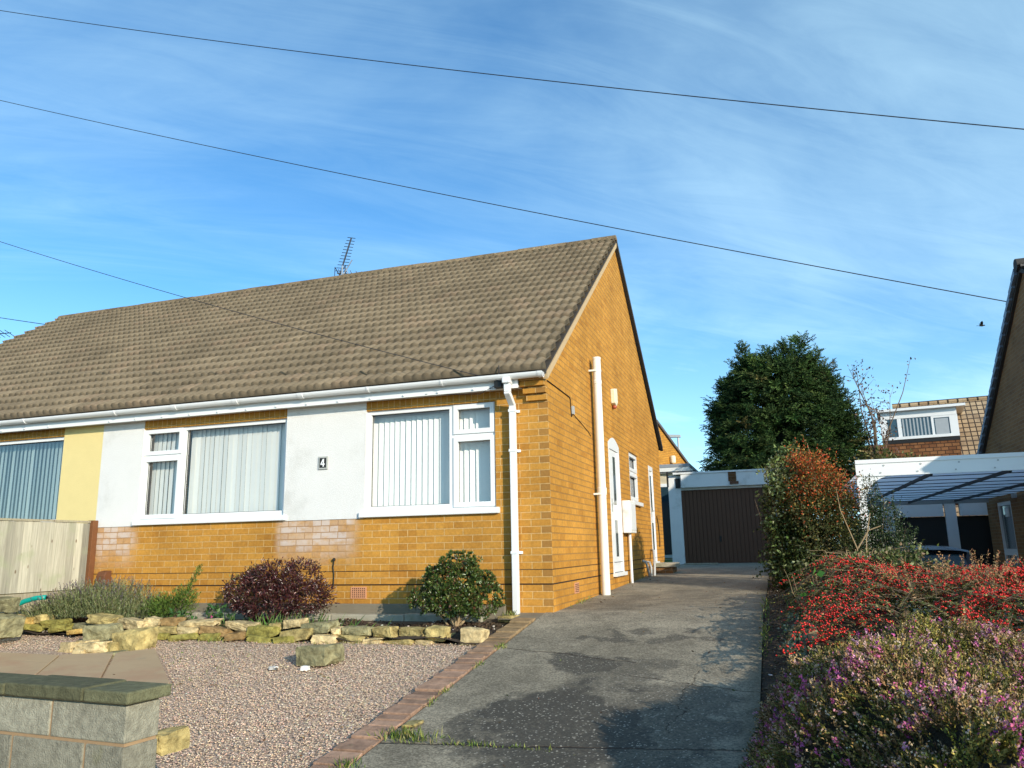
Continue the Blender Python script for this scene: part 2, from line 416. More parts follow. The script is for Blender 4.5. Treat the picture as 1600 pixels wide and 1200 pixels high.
def unit(v): return v / np.maximum(np.linalg.norm(v, axis=-1, keepdims=True), 1e-9)
def rvec(n): return unit(rng.normal(size=(n, 3)))
def pick(cols, n, var=.2):
    """n colours drawn from weighted list [(w, rgb)]"""
    w = np.array([c[0] for c in cols], float); c = np.array([c[1] for c in cols])
    k = rng.choice(len(cols), n, p=w / w.sum())
    return np.clip(c[k] * (1 + var * rng.normal(size=(n, 1))) * (1 + .06 * rng.normal(size=(n, 3))), .002, 1)

def leaves(P, D, L, W, fold=.25):
    """leaf blades at P pointing along D: two triangles folded on the midrib"""
    n = len(P); D = unit(D)
    S = unit(np.cross(D, rvec(n))); N = np.cross(D, S)
    L = np.broadcast_to(np.asarray(L, float), (n,))[:, None]; W = np.broadcast_to(np.asarray(W, float), (n,))[:, None]
    a = P; b = P + D * L * .45 + S * W * .5 + N * W * fold; c = P + D * L - N * L * .12; d = P + D * L * .45 - S * W * .5 + N * W * fold
    V = np.stack([a, b, c, d], 1).reshape(-1, 3)
    i = np.arange(n) * 4
    F = np.concatenate([np.stack([i, i + 1, i + 2], 1), np.stack([i, i + 2, i + 3], 1)], 0)
    return V, F
def leaf_obj(name, P, D, L, W, cols, mat, parent=None, fold=.25):
    V, F = leaves(P, D, L, W, fold)
    return np_mesh(name, V, F, mat, parent, np.concatenate([cols, cols]))

def blob_points(blobs, n, shell=.55):
    """points in a union of ellipsoids (c, r), biased to the outside; returns P, outward D"""
    vol = np.array([b[1][0] * b[1][1] * b[1][2] for b in blobs]) ** .7
    k = rng.choice(len(blobs), n, p=vol / vol.sum())
    c = np.array([b[0] for b in blobs])[k]; r = np.array([b[1] for b in blobs])[k]
    u = rvec(n); rad = shell + (1 - shell) * rng.random((n, 1)) ** .6
    return c + u * r * rad, u
def clumps(blobs, nc, per, size, up=.3, jitter=.6, shell=.55):
    """leaf clumps: per leaves spread around each of nc clump centres, facing out"""
    C0, U = blob_points(blobs, nc, shell)
    C0 = np.repeat(C0, per, 0); U = np.repeat(U, per, 0)
    P = C0 + rng.normal(size=C0.shape) * size
    D = unit(U + np.array([0, 0, up]) + jitter * rng.normal(size=U.shape))
    return P, D
def branches(mb, base, tips, r0, wob=.15, n=6, seg=5):
    base = Vector(base)
    for tp in tips:
        tp = Vector(tp); L = (tp - base).length; pts = []
        for i in range(seg + 1):
            f = i / seg; q = base.lerp(tp, f)
            if 0 < i < seg: q = q + Vector(rng.normal(size=3)) * wob * L * .18
            pts.append(q)
        mb.tube(pts, [max(r0 * (1 - .85 * i / seg), .0015) for i in range(seg + 1)], n)

def shoots(bl, n, length, per, up=.5, wig=.35, droop=.0):
    """leafy shoots breaking out of the outline of the blobs"""
    C0, U = blob_points(bl, n, .85); d = unit(U * .8 + np.array([0, 0, up]) + wig * rvec(n)); L = length * (.4 + .8 * rng.random(n))
    f = np.tile(np.linspace(0, 1, per), n); P = np.repeat(C0, per, 0) + np.repeat(d, per, 0) * (np.repeat(L, per) * f)[:, None] - np.array([0, 0, 1]) * (droop * np.repeat(L, per) * f ** 2)[:, None]
    return P, unit(np.repeat(d, per, 0) * .6 + rvec(len(P)))
# ------------------------------------------------------------------ terrain
def smooth(t): t = np.clip(t, 0, 1); return t * t * (3 - 2 * t)
def zl(Y):
    Y = np.asarray(Y, float)
    return np.where(Y < 0, -.287 + .13 * np.maximum(Y, -6.3), -.287 + .022 * np.minimum(Y, 9.)) + np.where(Y < -6.3, .012 * (Y + 6.3), 0)
def gz(X, Y):
    a = zl(Y); b = np.maximum(-1.25 + 0 * a, np.minimum(a, -1.18))
    z = a + (b - a) * smooth((np.asarray(X, float) - 2.75 - .6 * smooth((2.2 - np.asarray(Y, float)) / 1.5)) / (1.0 - .45 * smooth((2.2 - np.asarray(Y, float)) / 1.5)))
    far = smooth((np.asarray(Y, float) - 16) / 10) * .6
    return z + far
def grid_sheet(name, xs, ys, off, mat, kind='structure', zf=gz):
    X, Y = np.meshgrid(xs, ys); Z = zf(X, Y) + off
    V = np.stack([X, Y, Z], -1).reshape(-1, 3); nx = len(xs); ny = len(ys)
    i = (np.arange(ny - 1)[:, None] * nx + np.arange(nx - 1)[None, :]).ravel()
    F = np.stack([i, i + 1, i + nx + 1, i + nx], 1)
    o = np_mesh(name, V, F, mat, smooth=True); o['kind'] = kind; return o
xs = np.unique(np.concatenate([np.array([-600, -300, -150, -80, -50]), np.arange(-40, 2, 2.), np.arange(2, 4.4, .1), np.arange(5, 40, 2.), np.array([50, 80, 150, 300, 600])]))
ys = np.unique(np.concatenate([np.array([-200, -100, -50, -25]), np.arange(-14, 20, .7), np.arange(20, 40, 2.), np.array([50, 80, 150, 300, 700])]))
grid_sheet('ground', xs, ys, -.06, M['earth'])
flat = lambda X, Y: zl(Y)
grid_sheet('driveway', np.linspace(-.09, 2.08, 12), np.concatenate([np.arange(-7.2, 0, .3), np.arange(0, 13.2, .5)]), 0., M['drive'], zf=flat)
grid_sheet('path_corner', np.array([-.5, -.3, -.094]), np.array([-.33, -.15, -.002]), -.004, M['conc_dark'], zf=flat)
grid_sheet('gravel_bed', np.linspace(-6.2, -.335, 20), np.arange(-7.2, -1.1, .3), -.03, M['gravel'], zf=flat)
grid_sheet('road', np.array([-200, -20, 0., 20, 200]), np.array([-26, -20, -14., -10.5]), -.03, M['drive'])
grid_sheet('lawn', np.linspace(-7, -.45, 4), np.linspace(11.5, 22, 8), .0, M['lawn'])
# planting bed soil along the house front, and the bank on the right
grid_sheet('soil_bed', np.linspace(-6.2, -.34, 40), np.linspace(-1.28, -.02, 10), 0., M['soil'], zf=lambda X, Y: -.392 + .02 * np.sin(X * 5) + .012 * np.sin(Y * 17 + X * 11) - .045 * smooth((-Y - .95) / .3))
grid_sheet('soil_verge', np.linspace(2.085, 3.4, 18), np.arange(-7, 11, .2), 0., M['soil'], zf=lambda X, Y: gz(X, Y) - .02 + .03 * np.sin(X * 9 + Y * 3) * smooth((X - 2.1) / .3))
# paved patio: three big slabs
def slab(mb, pts, t=.03):
    top = [(x, y, float(zl(y)) + .012) for x, y in pts]
    mb.prism([(x, y, z - t) for x, y, z in top], (0, 0, t))
mb = MB()
slab(mb, [(-6.2, -2.02), (-4.36, -2.06), (-3.95, -2.65), (-3.95, -3.3), (-6.2, -3.3)])
slab(mb, [(-4.345, -2.05), (-3.83, -1.93), (-3.22, -2.66), (-3.2, -3.3), (-3.935, -3.3), (-3.935, -2.65)])
slab(mb, [(-3.81, -1.92), (-3.50, -1.76), (-2.45, -2.72), (-2.40, -3.3), (-3.185, -3.3), (-3.205, -2.66)])
slab(mb, [(-6.2, -3.315), (-4.6, -3.315), (-4.6, -5.0), (-6.2, -5.0)]); slab(mb, [(-4.585, -3.315), (-2.38, -3.315), (-2.3, -5.0), (-4.585, -5.0)])
o = mb.build('patio', M['slab'], bevel=.006); o['kind'] = 'structure'

# loose gravel chips lying on the bed
def in_poly(x, y, poly):
    r = np.zeros(len(x), bool); n = len(poly)
    for i in range(n):
        x0, y0 = poly[i]; x1, y1 = poly[(i + 1) % n]
        c = ((y0 > y) != (y1 > y)) & (x < (x1 - x0) * (y - y0) / (y1 - y0 + 1e-12) + x0); r ^= c
    return r
def chips(name, P, s, cols, mat, kind='stuff', squash=.6):
    n = len(P); A = rvec(n); B = unit(np.cross(A, rvec(n))); Cc = np.cross(A, B)
    k = s[:, None] * (.6 + .7 * rng.random((n, 3)))
    up = np.array([0, 0, 1.])
    V = np.stack([P + A * k[:, :1], P - A * k[:, :1], P + B * k[:, 1:2], P - B * k[:, 1:2], P + Cc * k[:, 2:], P - Cc * k[:, 2:]], 1)
    V[:, :, 2] = P[:, None, 2] + (V[:, :, 2] - P[:, None, 2]) * squash
    base = np.array([(0, 2, 4), (2, 1, 4), (1, 3, 4), (3, 0, 4), (2, 0, 5), (1, 2, 5), (3, 1, 5), (0, 3, 5)])
    F = (np.arange(n)[:, None, None] * 6 + base[None]).reshape(-1, 3)
    o = np_mesh(name, V.reshape(-1, 3), F, mat, col=np.repeat(cols, 8, 0)); o['kind'] = kind; return o
patio_poly = [(-6.3, -1.97), (-3.5, -1.72), (-2.40, -2.72), (-2.3, -5.05), (-6.3, -5.05)]
n = 78000
gx = rng.uniform(-6.1, -.345, n); gy = -1.25 - 3.9 * rng.random(n) ** .8
keep = ~in_poly(gx, gy, patio_poly); gx, gy = gx[keep], gy[keep]
P = np.stack([gx, gy, zl(gy) - .022 + .012 * rng.random(len(gx))], 1)
chips('gravel', P, .0045 + .0048 * rng.random(len(gx)) ** 2,
      pick([(5, (.69, .515, .365)), (3, (.61, .44, .30)), (2., (.73, .585, .43)), (.7, (.75, .66, .56)), (.4, (.40, .28, .21)), (1., (.60, .39, .30))], len(gx), .13), M['gravel_stone'], squash=.42)
n = 5000
px = rng.uniform(-6.1, -.35, n); py = rng.uniform(-1.22, -.2, n)
P = np.stack([px, py, -.385 + .02 * np.sin(px * 5) + .012 * np.sin(py * 17 + px * 11) - .045 * smooth((-py - .95) / .3) + .01 * rng.random(n)], 1)
chips('bark_mulch', P, .008 + .012 * rng.random(n) ** 2, pick([(5, (.06, .038, .022)), (3, (.10, .065, .04)), (.35, (.5, .45, .38))], n, .3), M['gravel_stone'])
n = 9000
px = rng.uniform(2.09, 3.1, n); py = rng.uniform(-6, 8, n)
P = np.stack([px, py, gz(px, py) - .0 + .02 * rng.random(n)], 1)
chips('leaf_litter', P, .008 + .014 * rng.random(n) ** 2, pick([(5, (.08, .055, .03)), (3, (.14, .10, .055)), (.5, (.30, .2, .1)), (.2, (.5, .45, .38))], n, .3), M['gravel_stone'], squash=.4)

# brick-on-end edging between gravel and drive
mb = MB(); y = -.30; k = 0
while y > -7.0:
    d = .100 + .004 * rng.random()
    zc = float(zl(y - .05)) + .012 + .004 * rng.normal()
    mossy = smooth((y + 1.9) / 1.2) * .75
    c = np.array([.36, .22, .145]) * (1 + .14 * rng.normal()); c = c * (1 - mossy) + np.array([.27, .19, .085]) * mossy
    mb.cc = tuple(np.clip(c, .02, 1))
    mt = Matrix.Translation((-.212 + .004 * rng.normal(), y - .048, zc)) @ Matrix.Rotation(.012 * rng.normal(), 4, 'Z') @ Matrix.Rotation(R(-7.4) * -1, 4, 'X')
    mb.box(-.106, .106, -.0465, .0465, -.07, 0, mt)
    y -= d; k += 1
tag(mb.build('brick_edging', M['paver'], bevel=.006, color=True), 'row of red brown brick pavers edging the concrete drive beside the gravel', 'edging')
# ------------------------------------------------------------------ main bungalow and its attached neighbour
FLOOR = -.75
def cell_wall(mb, us, zs, holes, mp, depth):
    """planar wall split in cells; holes = (u0,u1,z0,z1) left open with reveals going back by depth"""
    us = sorted(set(us + [h[0] for h in holes] + [h[1] for h in holes])); zs = sorted(set(zs + [h[2] for h in holes] + [h[3] for h in holes]))
    for i in range(len(us) - 1):
        for j in range(len(zs) - 1):
            uc, zc = (us[i] + us[i + 1]) / 2, (zs[j] + zs[j + 1]) / 2
            if any(h[0] < uc < h[1] and h[2] < zc < h[3] for h in holes): continue
            mb.quad(mp(us[i], 0, zs[j]), mp(us[i + 1], 0, zs[j]), mp(us[i + 1], 0, zs[j + 1]), mp(us[i], 0, zs[j + 1]))
    for u0, u1, z0, z1 in holes:
        for a, b in (((u0, z0), (u1, z0)), ((u1, z0), (u1, z1)), ((u1, z1), (u0, z1)), ((u0, z1), (u0, z0))):
            mb.quad(mp(a[0], 0, a[1]), mp(b[0], 0, b[1]), mp(b[0], depth, b[1]), mp(a[0], depth, a[1]))
def front(u, d, z): return (u, d, z)
def side(u, d, z): return (-d, u, z)
def bx(mb, mp, u0, u1, d0, d1, z0, z1):
    c = [mp(u, d, z) for u in (u0, u1) for d in (d0, d1) for z in (z0, z1)]
    x = [p[0] for p in c]; y = [p[1] for p in c]; z = [p[2] for p in c]
    mb.box(min(x), max(x), min(y), max(y), min(z), max(z))

def window(parent, mp, u0, u1, z0, z1, panes, blind=None, name='window', glass='glass', slat_ang=.3, sill=True, d0=.028, sill_out=.05):
    """panes: (u0,u1,z0,z1,casement) daylight openings; blind: (u0,u1) spans hung with slats"""
    fr = MB()
    us = sorted({u0, u1} | {p[0] for p in panes} | {p[1] for p in panes}); zs = sorted({z0, z1} | {p[2] for p in panes} | {p[3] for p in panes})
    for i in range(len(us) - 1):
        for j in range(len(zs) - 1):
            uc, zc = (us[i] + us[i + 1]) / 2, (zs[j] + zs[j + 1]) / 2
            if any(p[0] < uc < p[1] and p[2] < zc < p[3] for p in panes): continue
            fr.quad(mp(us[i], d0, zs[j]), mp(us[i + 1], d0, zs[j]), mp(us[i + 1], d0, zs[j + 1]), mp(us[i], d0, zs[j + 1]))
    for p in panes:
        for a, b in (((p[0], p[2]), (p[1], p[2])), ((p[1], p[2]), (p[1], p[3])), ((p[1], p[3]), (p[0], p[3])), ((p[0], p[3]), (p[0], p[2]))):
            fr.quad(mp(a[0], d0, a[1]), mp(b[0], d0, b[1]), mp(b[0], d0 + .06, b[1]), mp(a[0], d0 + .06, a[1]))
    for a, b in (((u0, z0), (u1, z0)), ((u1, z0), (u1, z1)), ((u1, z1), (u0, z1)), ((u0, z1), (u0, z0))):
        fr.quad(mp(a[0], d0, a[1]), mp(b[0], d0, b[1]), mp(b[0], d0 + .07, b[1]), mp(a[0], d0 + .07, a[1]))
    w = fr.build(name, M['upvc'], parent)
    sb = MB(); any_s = False
    for p in panes:
        if p[4]:
            any_s = True; e = .045; q = (p[0] - e, p[1] + e, p[2] - e, p[3] + e)
            for a in ((q[0], p[0] + .006, q[2], q[3]), (p[1] - .006, q[1], q[2], q[3]), (p[0] + .006, p[1] - .006, q[2], p[2] + .006), (p[0] + .006, p[1] - .006, p[3] - .006, q[3])):
                bx(sb, mp, a[0], a[1], d0 - .016, d0 + .03, a[2], a[3])
    if any_s: sb.build('sash', M['upvc'], w)
    gk = MB()
    for p in panes:
        e = .007
        for a in ((p[0], p[0] + e, p[2], p[3]), (p[1] - e, p[1], p[2], p[3]), (p[0] + e, p[1] - e, p[2], p[2] + e), (p[0] + e, p[1] - e, p[3] - e, p[3])):
            bx(gk, mp, a[0], a[1], d0 + .034, d0 + .042, a[2], a[3])
    gk.build('gasket', M['gasket'], w)
    for p in panes:
        g = MB(); g.quad(mp(p[0], d0 + .045, p[2]), mp(p[1], d0 + .045, p[2]), mp(p[1], d0 + .045, p[3]), mp(p[0], d0 + .045, p[3])); g.build('pane', M[glass], w)
    if sill:
        s = MB(); bx(s, mp, u0 - .05, u1 + .045, -sill_out, d0 + .02, z0 - .068, z0 - .002); s.build('sill', M['upvc'], w, bevel=.008)
    if blind:
        b = MB()
        for a, c, mat_gap in blind:
            x = a
            while x < c:
                an = slat_ang + .05 * rng.normal(); wd = .089; dx = wd / 2 * math.cos(an); dy = wd / 2 * math.sin(an); dd = d0 + .15
                b.quad(mp(x - dx, dd - dy, z0 + .03), mp(x + dx, dd + dy, z0 + .03), mp(x + dx, dd + dy, z1 - .03), mp(x - dx, dd - dy, z1 - .03))
                x += .072 + .002 * rng.normal()
        b.build('blind', M['blind'] if glass == 'glass' else M['blind2'], w)
    return w

TILE_P, GAUGE, SLOPE0 = .118, .278, (-.2, 2.28)
MS = (5.55 - 2.28) / 4.67; SL = math.hypot(1, MS)
def roof_slope(name, x0, x1, mat, parent, base, m=MS, y0=-.2, z0=2.28, length=5.72, gauge=GAUGE, per=TILE_P, sgn=1, res=8, cols=None, amp=.034, lift=.052):
    """real rolled tiles: every course a strip lifted at its lower edge"""
    sl = math.hypot(1, m); t = np.array([0, 1 / sl * sgn, m / sl]); nrm = np.array([0, -m / sl * sgn, 1 / sl])
    nx = int(abs(x1 - x0) / per * res) + 1; X = np.linspace(x0, x1, nx)
    rows = int(math.ceil(length / gauge)); Vs = []; Fs = []; Cs = []
    ph = (X / per) % 1.0
    prof = amp * (np.abs(np.sin(math.pi * ph)) ** .75)
    prof = prof * (.8 + .2 * np.sin(math.pi * ph + .6))
    for i in range(rows):
        s0 = i * gauge - .02; s1 = min((i + 1) * gauge + .012, length)
        tile = np.floor(X / (per * 2) + (.5 if i % 2 else 0)).astype(int)
        jit = np.array([(hash((int(q), i, 7)) % 1000) / 1000. for q in tile]); jit2 = np.array([(hash((int(q), i, 3)) % 997) / 997. for q in tile])
        lo = lift + .003 * (jit - .5) + prof; hi = .004 + prof * .9
        grout = np.where(np.abs((X / (per * 2) + (.5 if i % 2 else 0)) % 1.0) < .06, -.006, 0.)
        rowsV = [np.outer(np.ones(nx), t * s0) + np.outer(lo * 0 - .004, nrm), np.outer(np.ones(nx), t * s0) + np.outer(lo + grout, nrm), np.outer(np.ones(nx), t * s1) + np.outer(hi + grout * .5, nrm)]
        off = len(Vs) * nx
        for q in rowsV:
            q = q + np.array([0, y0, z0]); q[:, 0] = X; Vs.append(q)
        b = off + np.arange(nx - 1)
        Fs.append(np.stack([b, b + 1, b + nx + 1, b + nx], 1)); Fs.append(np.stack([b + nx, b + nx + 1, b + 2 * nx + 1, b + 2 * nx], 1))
        c0 = np.array(cols[0]); c1 = np.array(cols[1]); c2 = np.array(cols[2])
        tc = c0 + (c1 - c0) * jit[:-1, None]; tc = np.where(jit2[:-1, None] > .9, tc * .6 + c2 * .4, tc)
        tc = tc * (.90 + .18 * jit2[:-1, None])
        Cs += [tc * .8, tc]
    return np_mesh(name, np.concatenate(Vs), np.concatenate(Fs), mat, parent, np.concatenate(Cs))
TC = [(.185, .143, .092), (.218, .168, .108), (.215, .148, .097)]

def build_half(root, xa, xb, mirror):
    """one half of the semi-detached pair between x = xa (left) and xb (right)"""
    own = xb == 0
    X = (lambda x: x) if own else (lambda x: 2 * -6.22 - x)
    def sp(a, b): return tuple(sorted((X(a), X(b))))
    wl = sp(-5.54, -3.33); wr = sp(-2.245, -.62)
    fw = MB(); cell_wall(fw, [xa, xb], [FLOOR, 2.14], [(wl[0], wl[1], .75, 2.0), (wr[0], wr[1], .75, 2.0)], front, .1)
    fw.quad((xa, 8.6, FLOOR), (xb, 8.6, FLOOR), (xb, 8.6, 2.2), (xa, 8.6, 2.2))      # rear wall
    fw.quad((xa, 0, FLOOR), (xb, 0, FLOOR), (xb, 8.6, FLOOR), (xa, 8.6, FLOOR))
    fw.build('front_wall', M['brick'], root)
    rm = MB(); rm.quad((xa + .05, 1.6, -.2), (xb - .05, 1.6, -.2), (xb - .05, 1.6, 2.2), (xa + .05, 1.6, 2.2)); rm.quad((xa, .12, 2.15), (xb, .12, 2.15), (xb, 8.5, 2.15), (xa, 8.5, 2.15)); rm.build('interior', M['room'], root)
    for s in ((-6.22, -5.534), (-3.336, -2.239)):
        a, b = sp(*s); p = MB(); p.box(a, b, -.012, .027, .745, 2.135); p.build('render_panel', M['render'] if own else M['render_yellow'], root)
    for w in (wl, wr):
        l = MB(); l.box(w[0] - .004, w[1] + (.02 if w is wr and own else .004), -.004, 0., 2.003, 2.135); l.build('lintel_course', M['soldier'], root)
    # fascia, soffit and gutter
    e = .29 if own else 0
    f = MB(); f.box(xa + (0 if own else 0), xb - e, -.165, -.145, 2.095, 2.245); f.box(xa, xb - e, -.145, -.002, 2.112, 2.128); f.build('fascia', M['upvc'], root)
    nb = MB(); x = xa + .25
    while x < xb - .4:
        nb = MB(); nb.lathe((x, -.172, 2.118), [(.001, -.012), (.010, -.010), (.013, 0), (.001, .0001)], 8, 'Y'); nb.build('fascia_nail', M['upvc'], root); x += .43
    g = MB(); n = 9; r = .056; gz_ = 2.235; gy = -.225
    ring = [(gy - r * math.cos(math.pi * k / n), gz_ - r * math.sin(math.pi * k / n)) for k in range(n + 1)]
    inner = [(gy - (r - .005) * math.cos(math.pi * k / n), gz_ - (r - .005) * math.sin(math.pi * k / n)) for k in range(n, -1, -1)]
    g.prism([(xa, y, z) for y, z in ring + inner], (xb - xa + (.015 if own else 0), 0, 0)); gt = g.build('gutter', M['upvc'], root)
    if own:
        c = MB(); c.prism([(.0, y, z) for y, z in ring], (.02, 0, 0)); c.prism([(-.03, gy - (r + .006) * math.cos(math.pi * k / n), gz_ - (r + .006) * math.sin(math.pi * k / n)) for k in range(n + 1)][::1], (.05, 0, 0)); c.build('stop_end', M['upvc'], gt)
    b = MB(); x = xa + .4
    while x < xb - .6:
        wd = .022 if (int(x * 10) % 3) else .07
        b.prism([(x, gy - (r + .007) * math.cos(math.pi * k / n), gz_ - (r + .007) * math.sin(math.pi * k / n)) for k in range(n + 1)], (wd, 0, 0))
        b.box(x, x + .02, gy + .05, -.166, 2.17, 2.19); b.build('gutter_bracket', M['upvc'], gt); b = MB(); x += .93
    # roof
    ln = 5.70
    roof_slope('roof', xa, xb + (.055 if own else 0), M['tiles'], root, None, length=ln, cols=TC)
    u = MB()   # decking under the tiles and the plain rear slope
    u.prism([(xa, -.18, 2.262), (xa, 4.47, 5.52), (xa, 8.85, 2.44), (xa, 8.85, 2.40), (xa, 4.47, 5.46), (xa, -.18, 2.22)], (xb - xa + (.04 if own else 0), 0, 0)); u.build('roof_deck', M['dark_tile_edge'], root)
    rd = MB(); x = xa; xe = xb + (.055 if own else 0)
    while x < xe - .01:
        x2 = min(x + .45, xe); w = .115; z = 5.60 + .0025 * rng.normal(); h = .035 + .002 * rng.normal()
        prof = [(x + .004, 4.47 + w * math.cos(a) , z - .06 + (.06 + h) * math.sin(a)) for a in np.linspace(0, math.pi, 9)]
        rd.cc = tuple(np.array([.20, .145, .085]) * (1 + .15 * rng.normal())); rd.prism(prof, (x2 - x - .008, 0, 0)); x = x2
    rd.build('ridge_tile', M['tiles_ridge'], root, color=True)
    return wl, wr
M['tiles_ridge'] = attr_mat('mossy_ridge_tile', .9, .5, 60, .45, 18, .2, ((.50, .40, .25, 1), 16., .6))

house = thing('bungalow', (0, 0, FLOOR), 'ochre brick bungalow with white panels, house number 4 and a gable beside the drive', 'house')
nbr = thing('bungalow', (-6.22, 0, FLOOR), 'attached left half of the pair with yellow painted panel behind the timber fence', 'house')
wl, wr = build_half(house, -6.22, 0, False)
nl, nr = build_half(nbr, -12.44, -6.22, True)

# windows of the main house
window(house, front, -5.54, -3.33, .82, 2.0, [(-5.49, -4.975, 1.70, 1.945, 1), (-5.49, -4.975, .88, 1.575, 1), (-4.885, -3.385, .875, 1.955, 0)],
       [(-5.50, -4.95, 0), (-4.88, -3.36, 0)], slat_ang=-.25)
window(house, front, -2.245, -.62, .82, 2.0, [(-2.19, -1.185, .875, 1.955, 0), (-1.085, -.68, 1.70, 1.945, 1), (-1.085, -.68, .88, 1.575, 1)],
       [(-2.19, -1.17, 0), (-1.09, -.66, 0)], slat_ang=.30)
# neighbour windows
window(nbr, front, nl[0], nl[1], .82, 2.0, [(nl[0] + .65, nl[1] - .055, .875, 1.955, 0), (nl[0] + .05, nl[0] + .57, 1.70, 1.945, 1), (nl[0] + .05, nl[0] + .57, .88, 1.575, 1)],
       [(nl[0] + .06, nl[1] - .2, 0)], glass='glass_refl', slat_ang=-.38)
window(nbr, front, nr[0], nr[1], .82, 2.0, [(nr[0] + .05, nr[0] + .46, .875, 1.945, 1), (nr[0] + .56, nr[1] - .055, .875, 1.955, 0)], [(nr[0] + .08, nr[1] - .05, 0)], glass='glass_refl', slat_ang=-.38)
gn = MB(); gn.poly([(-12.44, 0, FLOOR), (-12.44, 8.6, FLOOR), (-12.44, 8.6, 2.4), (-12.44, 4.47, 5.44), (-12.44, 0, 2.2)]); gn.build('gable_wall', M['brick_gable'], nbr)

# gable wall on the drive side
gw = MB()
D1, SW, D2 = (3.2, 4.02, .0, 1.90), (4.92, 5.80, 1.06, 1.95), (6.99, 7.52, .08, 1.90)
cell_wall(gw, [0., 8.6], [FLOOR, 2.1], [D1, SW, D2], side, .09)
gw.poly([(0, 0, 2.1), (0, 8.6, 2.1), (0, 8.6, 2.42), (0, 4.47, 5.48), (0, 0, 2.38)])
gw.build('gable_wall', M['brick_gable'], house)
cb = MB()
for i, (z, p) in enumerate(((1.95, .045), (2.025, .085), (2.10, .125))): cb.box(-.235 - .025 * i, -.0005, -p, -.0005, z + .014, z + .0745); cb.box(-.20, -.003, -p + .045, -.0005, z, z + .0139)
cb.box(-.285, -.0005, -.16, -.0005, 2.178, 2.27)
cb.build('corbel', M['brick'], house)
# verge: cream undercloak along the front rake, dark tile ends along the rear rake
vg = MB()
for (a, b) in (((-.17, 2.245), (4.47, 5.50)),):
    vg.prism([(.002, a[0], a[1]), (.002, b[0], b[1]), (.002, b[0], b[1] - .075), (.002, a[0] + .02, a[1] - .075)], (.05, 0, 0))
vg.build('verge', M['cream_mortar'], house)
vr = MB(); vr.prism([(.002, 4.47, 5.56), (.002, 8.86, 2.47), (.002, 8.86, 2.38), (.002, 4.47, 5.47)], (.06, 0, 0)); vr.build('rear_verge', M['dark_tile_edge'], house)
dc = MB()
for z, h, t in ((0., .007, .0025), (.15, .003, .0016)):
    dc.box(-6.2, -.0, -t, -.0003, z - h, z + h); dc.box(.0003, t, 0.002, 8.6, z - h, z + h)
dc.build('damp_course', M['dpc'], house)
pl = MB(); pl.box(-6.2, -.52, -.05, -.0005, -.45, -.205); pl.build('plinth', M['conc_dark'], house, bevel=.01)
kb = MB(); x = -6.15
while x < -.75: kb.box(x, min(x + .9, -.72), -.20, -.051, -.47, -.295 + .01 * rng.normal()); x += .905
kb.build('plinth_kerb', M['conc'], house, bevel=.012)

# square rainwater downpipe with swan neck
dp = MB(); c = .033
dp.box(-.39 - c, -.39 + c, -.255, -.255 + 2 * c, 2.0455, 2.20)
dp.prism([(-.39 - c, -.255, 2.02), (-.39 - c, -.255, 2.045), (-.39 - c, -.255 + 2 * c, 2.045), (-.39 - c, -.03, 1.93), (-.39 - c, -.03, 1.9155), (-.39 - c, -.03 - 2 * c, 1.9155)], (2 * c, 0, 0))
dp.box(-.39 - c, -.39 + c, -.03 - 2 * c, -.03, -.33, 1.915)
d = dp.build('downpipe', M['upvc'], house, bevel=.006)
k = MB()
for z in (1.86, 1.42, .33): k.box(-.39 - c - .006, -.39 + c + .006, -.03 - 2 * c - .006, -.001, z - .014, z + .014); k.box(-.39 + c, -.39 + c + .035, -.02, -.001, z - .016, z + .012); k.build('pipe_clip', M['upvc'], d); k = MB()
ou = MB(); ou.box(-.435, -.345, -.287, -.17, 2.135, 2.20); ou.build('gutter_outlet', M['upvc'], house, bevel=.012)
jb = MB(); jb.box(-.545, -.46, -.23, -.166, 2.10, 2.19); jb.build('cable_junction_box', M['black'], house, bevel=.006)

sp = MB(); sp.tube([(.10, 2.17, -.27), (.10, 2.17, 2.9)], .056, 18); sp.lathe((.10, 2.17, 1.06), [(.056, 0), (.064, .01), (.064, .08), (.056, .09)], 18); sp.lathe((.10, 2.17, 2.55), [(.056, 0), (.061, .01), (.061, .05), (.056, .06)], 18)
sp.tube([(.10, 2.17, 2.9), (.10, 2.17, 2.93)], .06, 18)
o = sp.build('soil_pipe', M['soil_white'], house, smooth=False)
k = MB()
for z in (2.74, 1.06): k.box(.001, .10, 2.10, 2.125, z - .012, z + .012); k.tube([(.10, 2.17, z - .012), (.10, 2.17, z + .012)], .062, 18); k.build('pipe_bracket', M['soil_white'], o); k = MB()
al = MB(); al.prism([(.001, 3.56, 2.76), (.001, 3.78, 2.80), (.001, 3.80, 2.58), (.001, 3.69, 2.50), (.001, 3.58, 2.54)], (.07, 0, 0)); a = al.build('alarm_box', M['cream_plastic'], house, bevel=.01)
al = MB(); al.lathe((.035, 3.68, 2.465), [(.02, 0), (.035, .02), (.035, .055)], 10); al.build('strobe_lamp', M['alarm_red'], a, smooth=True)

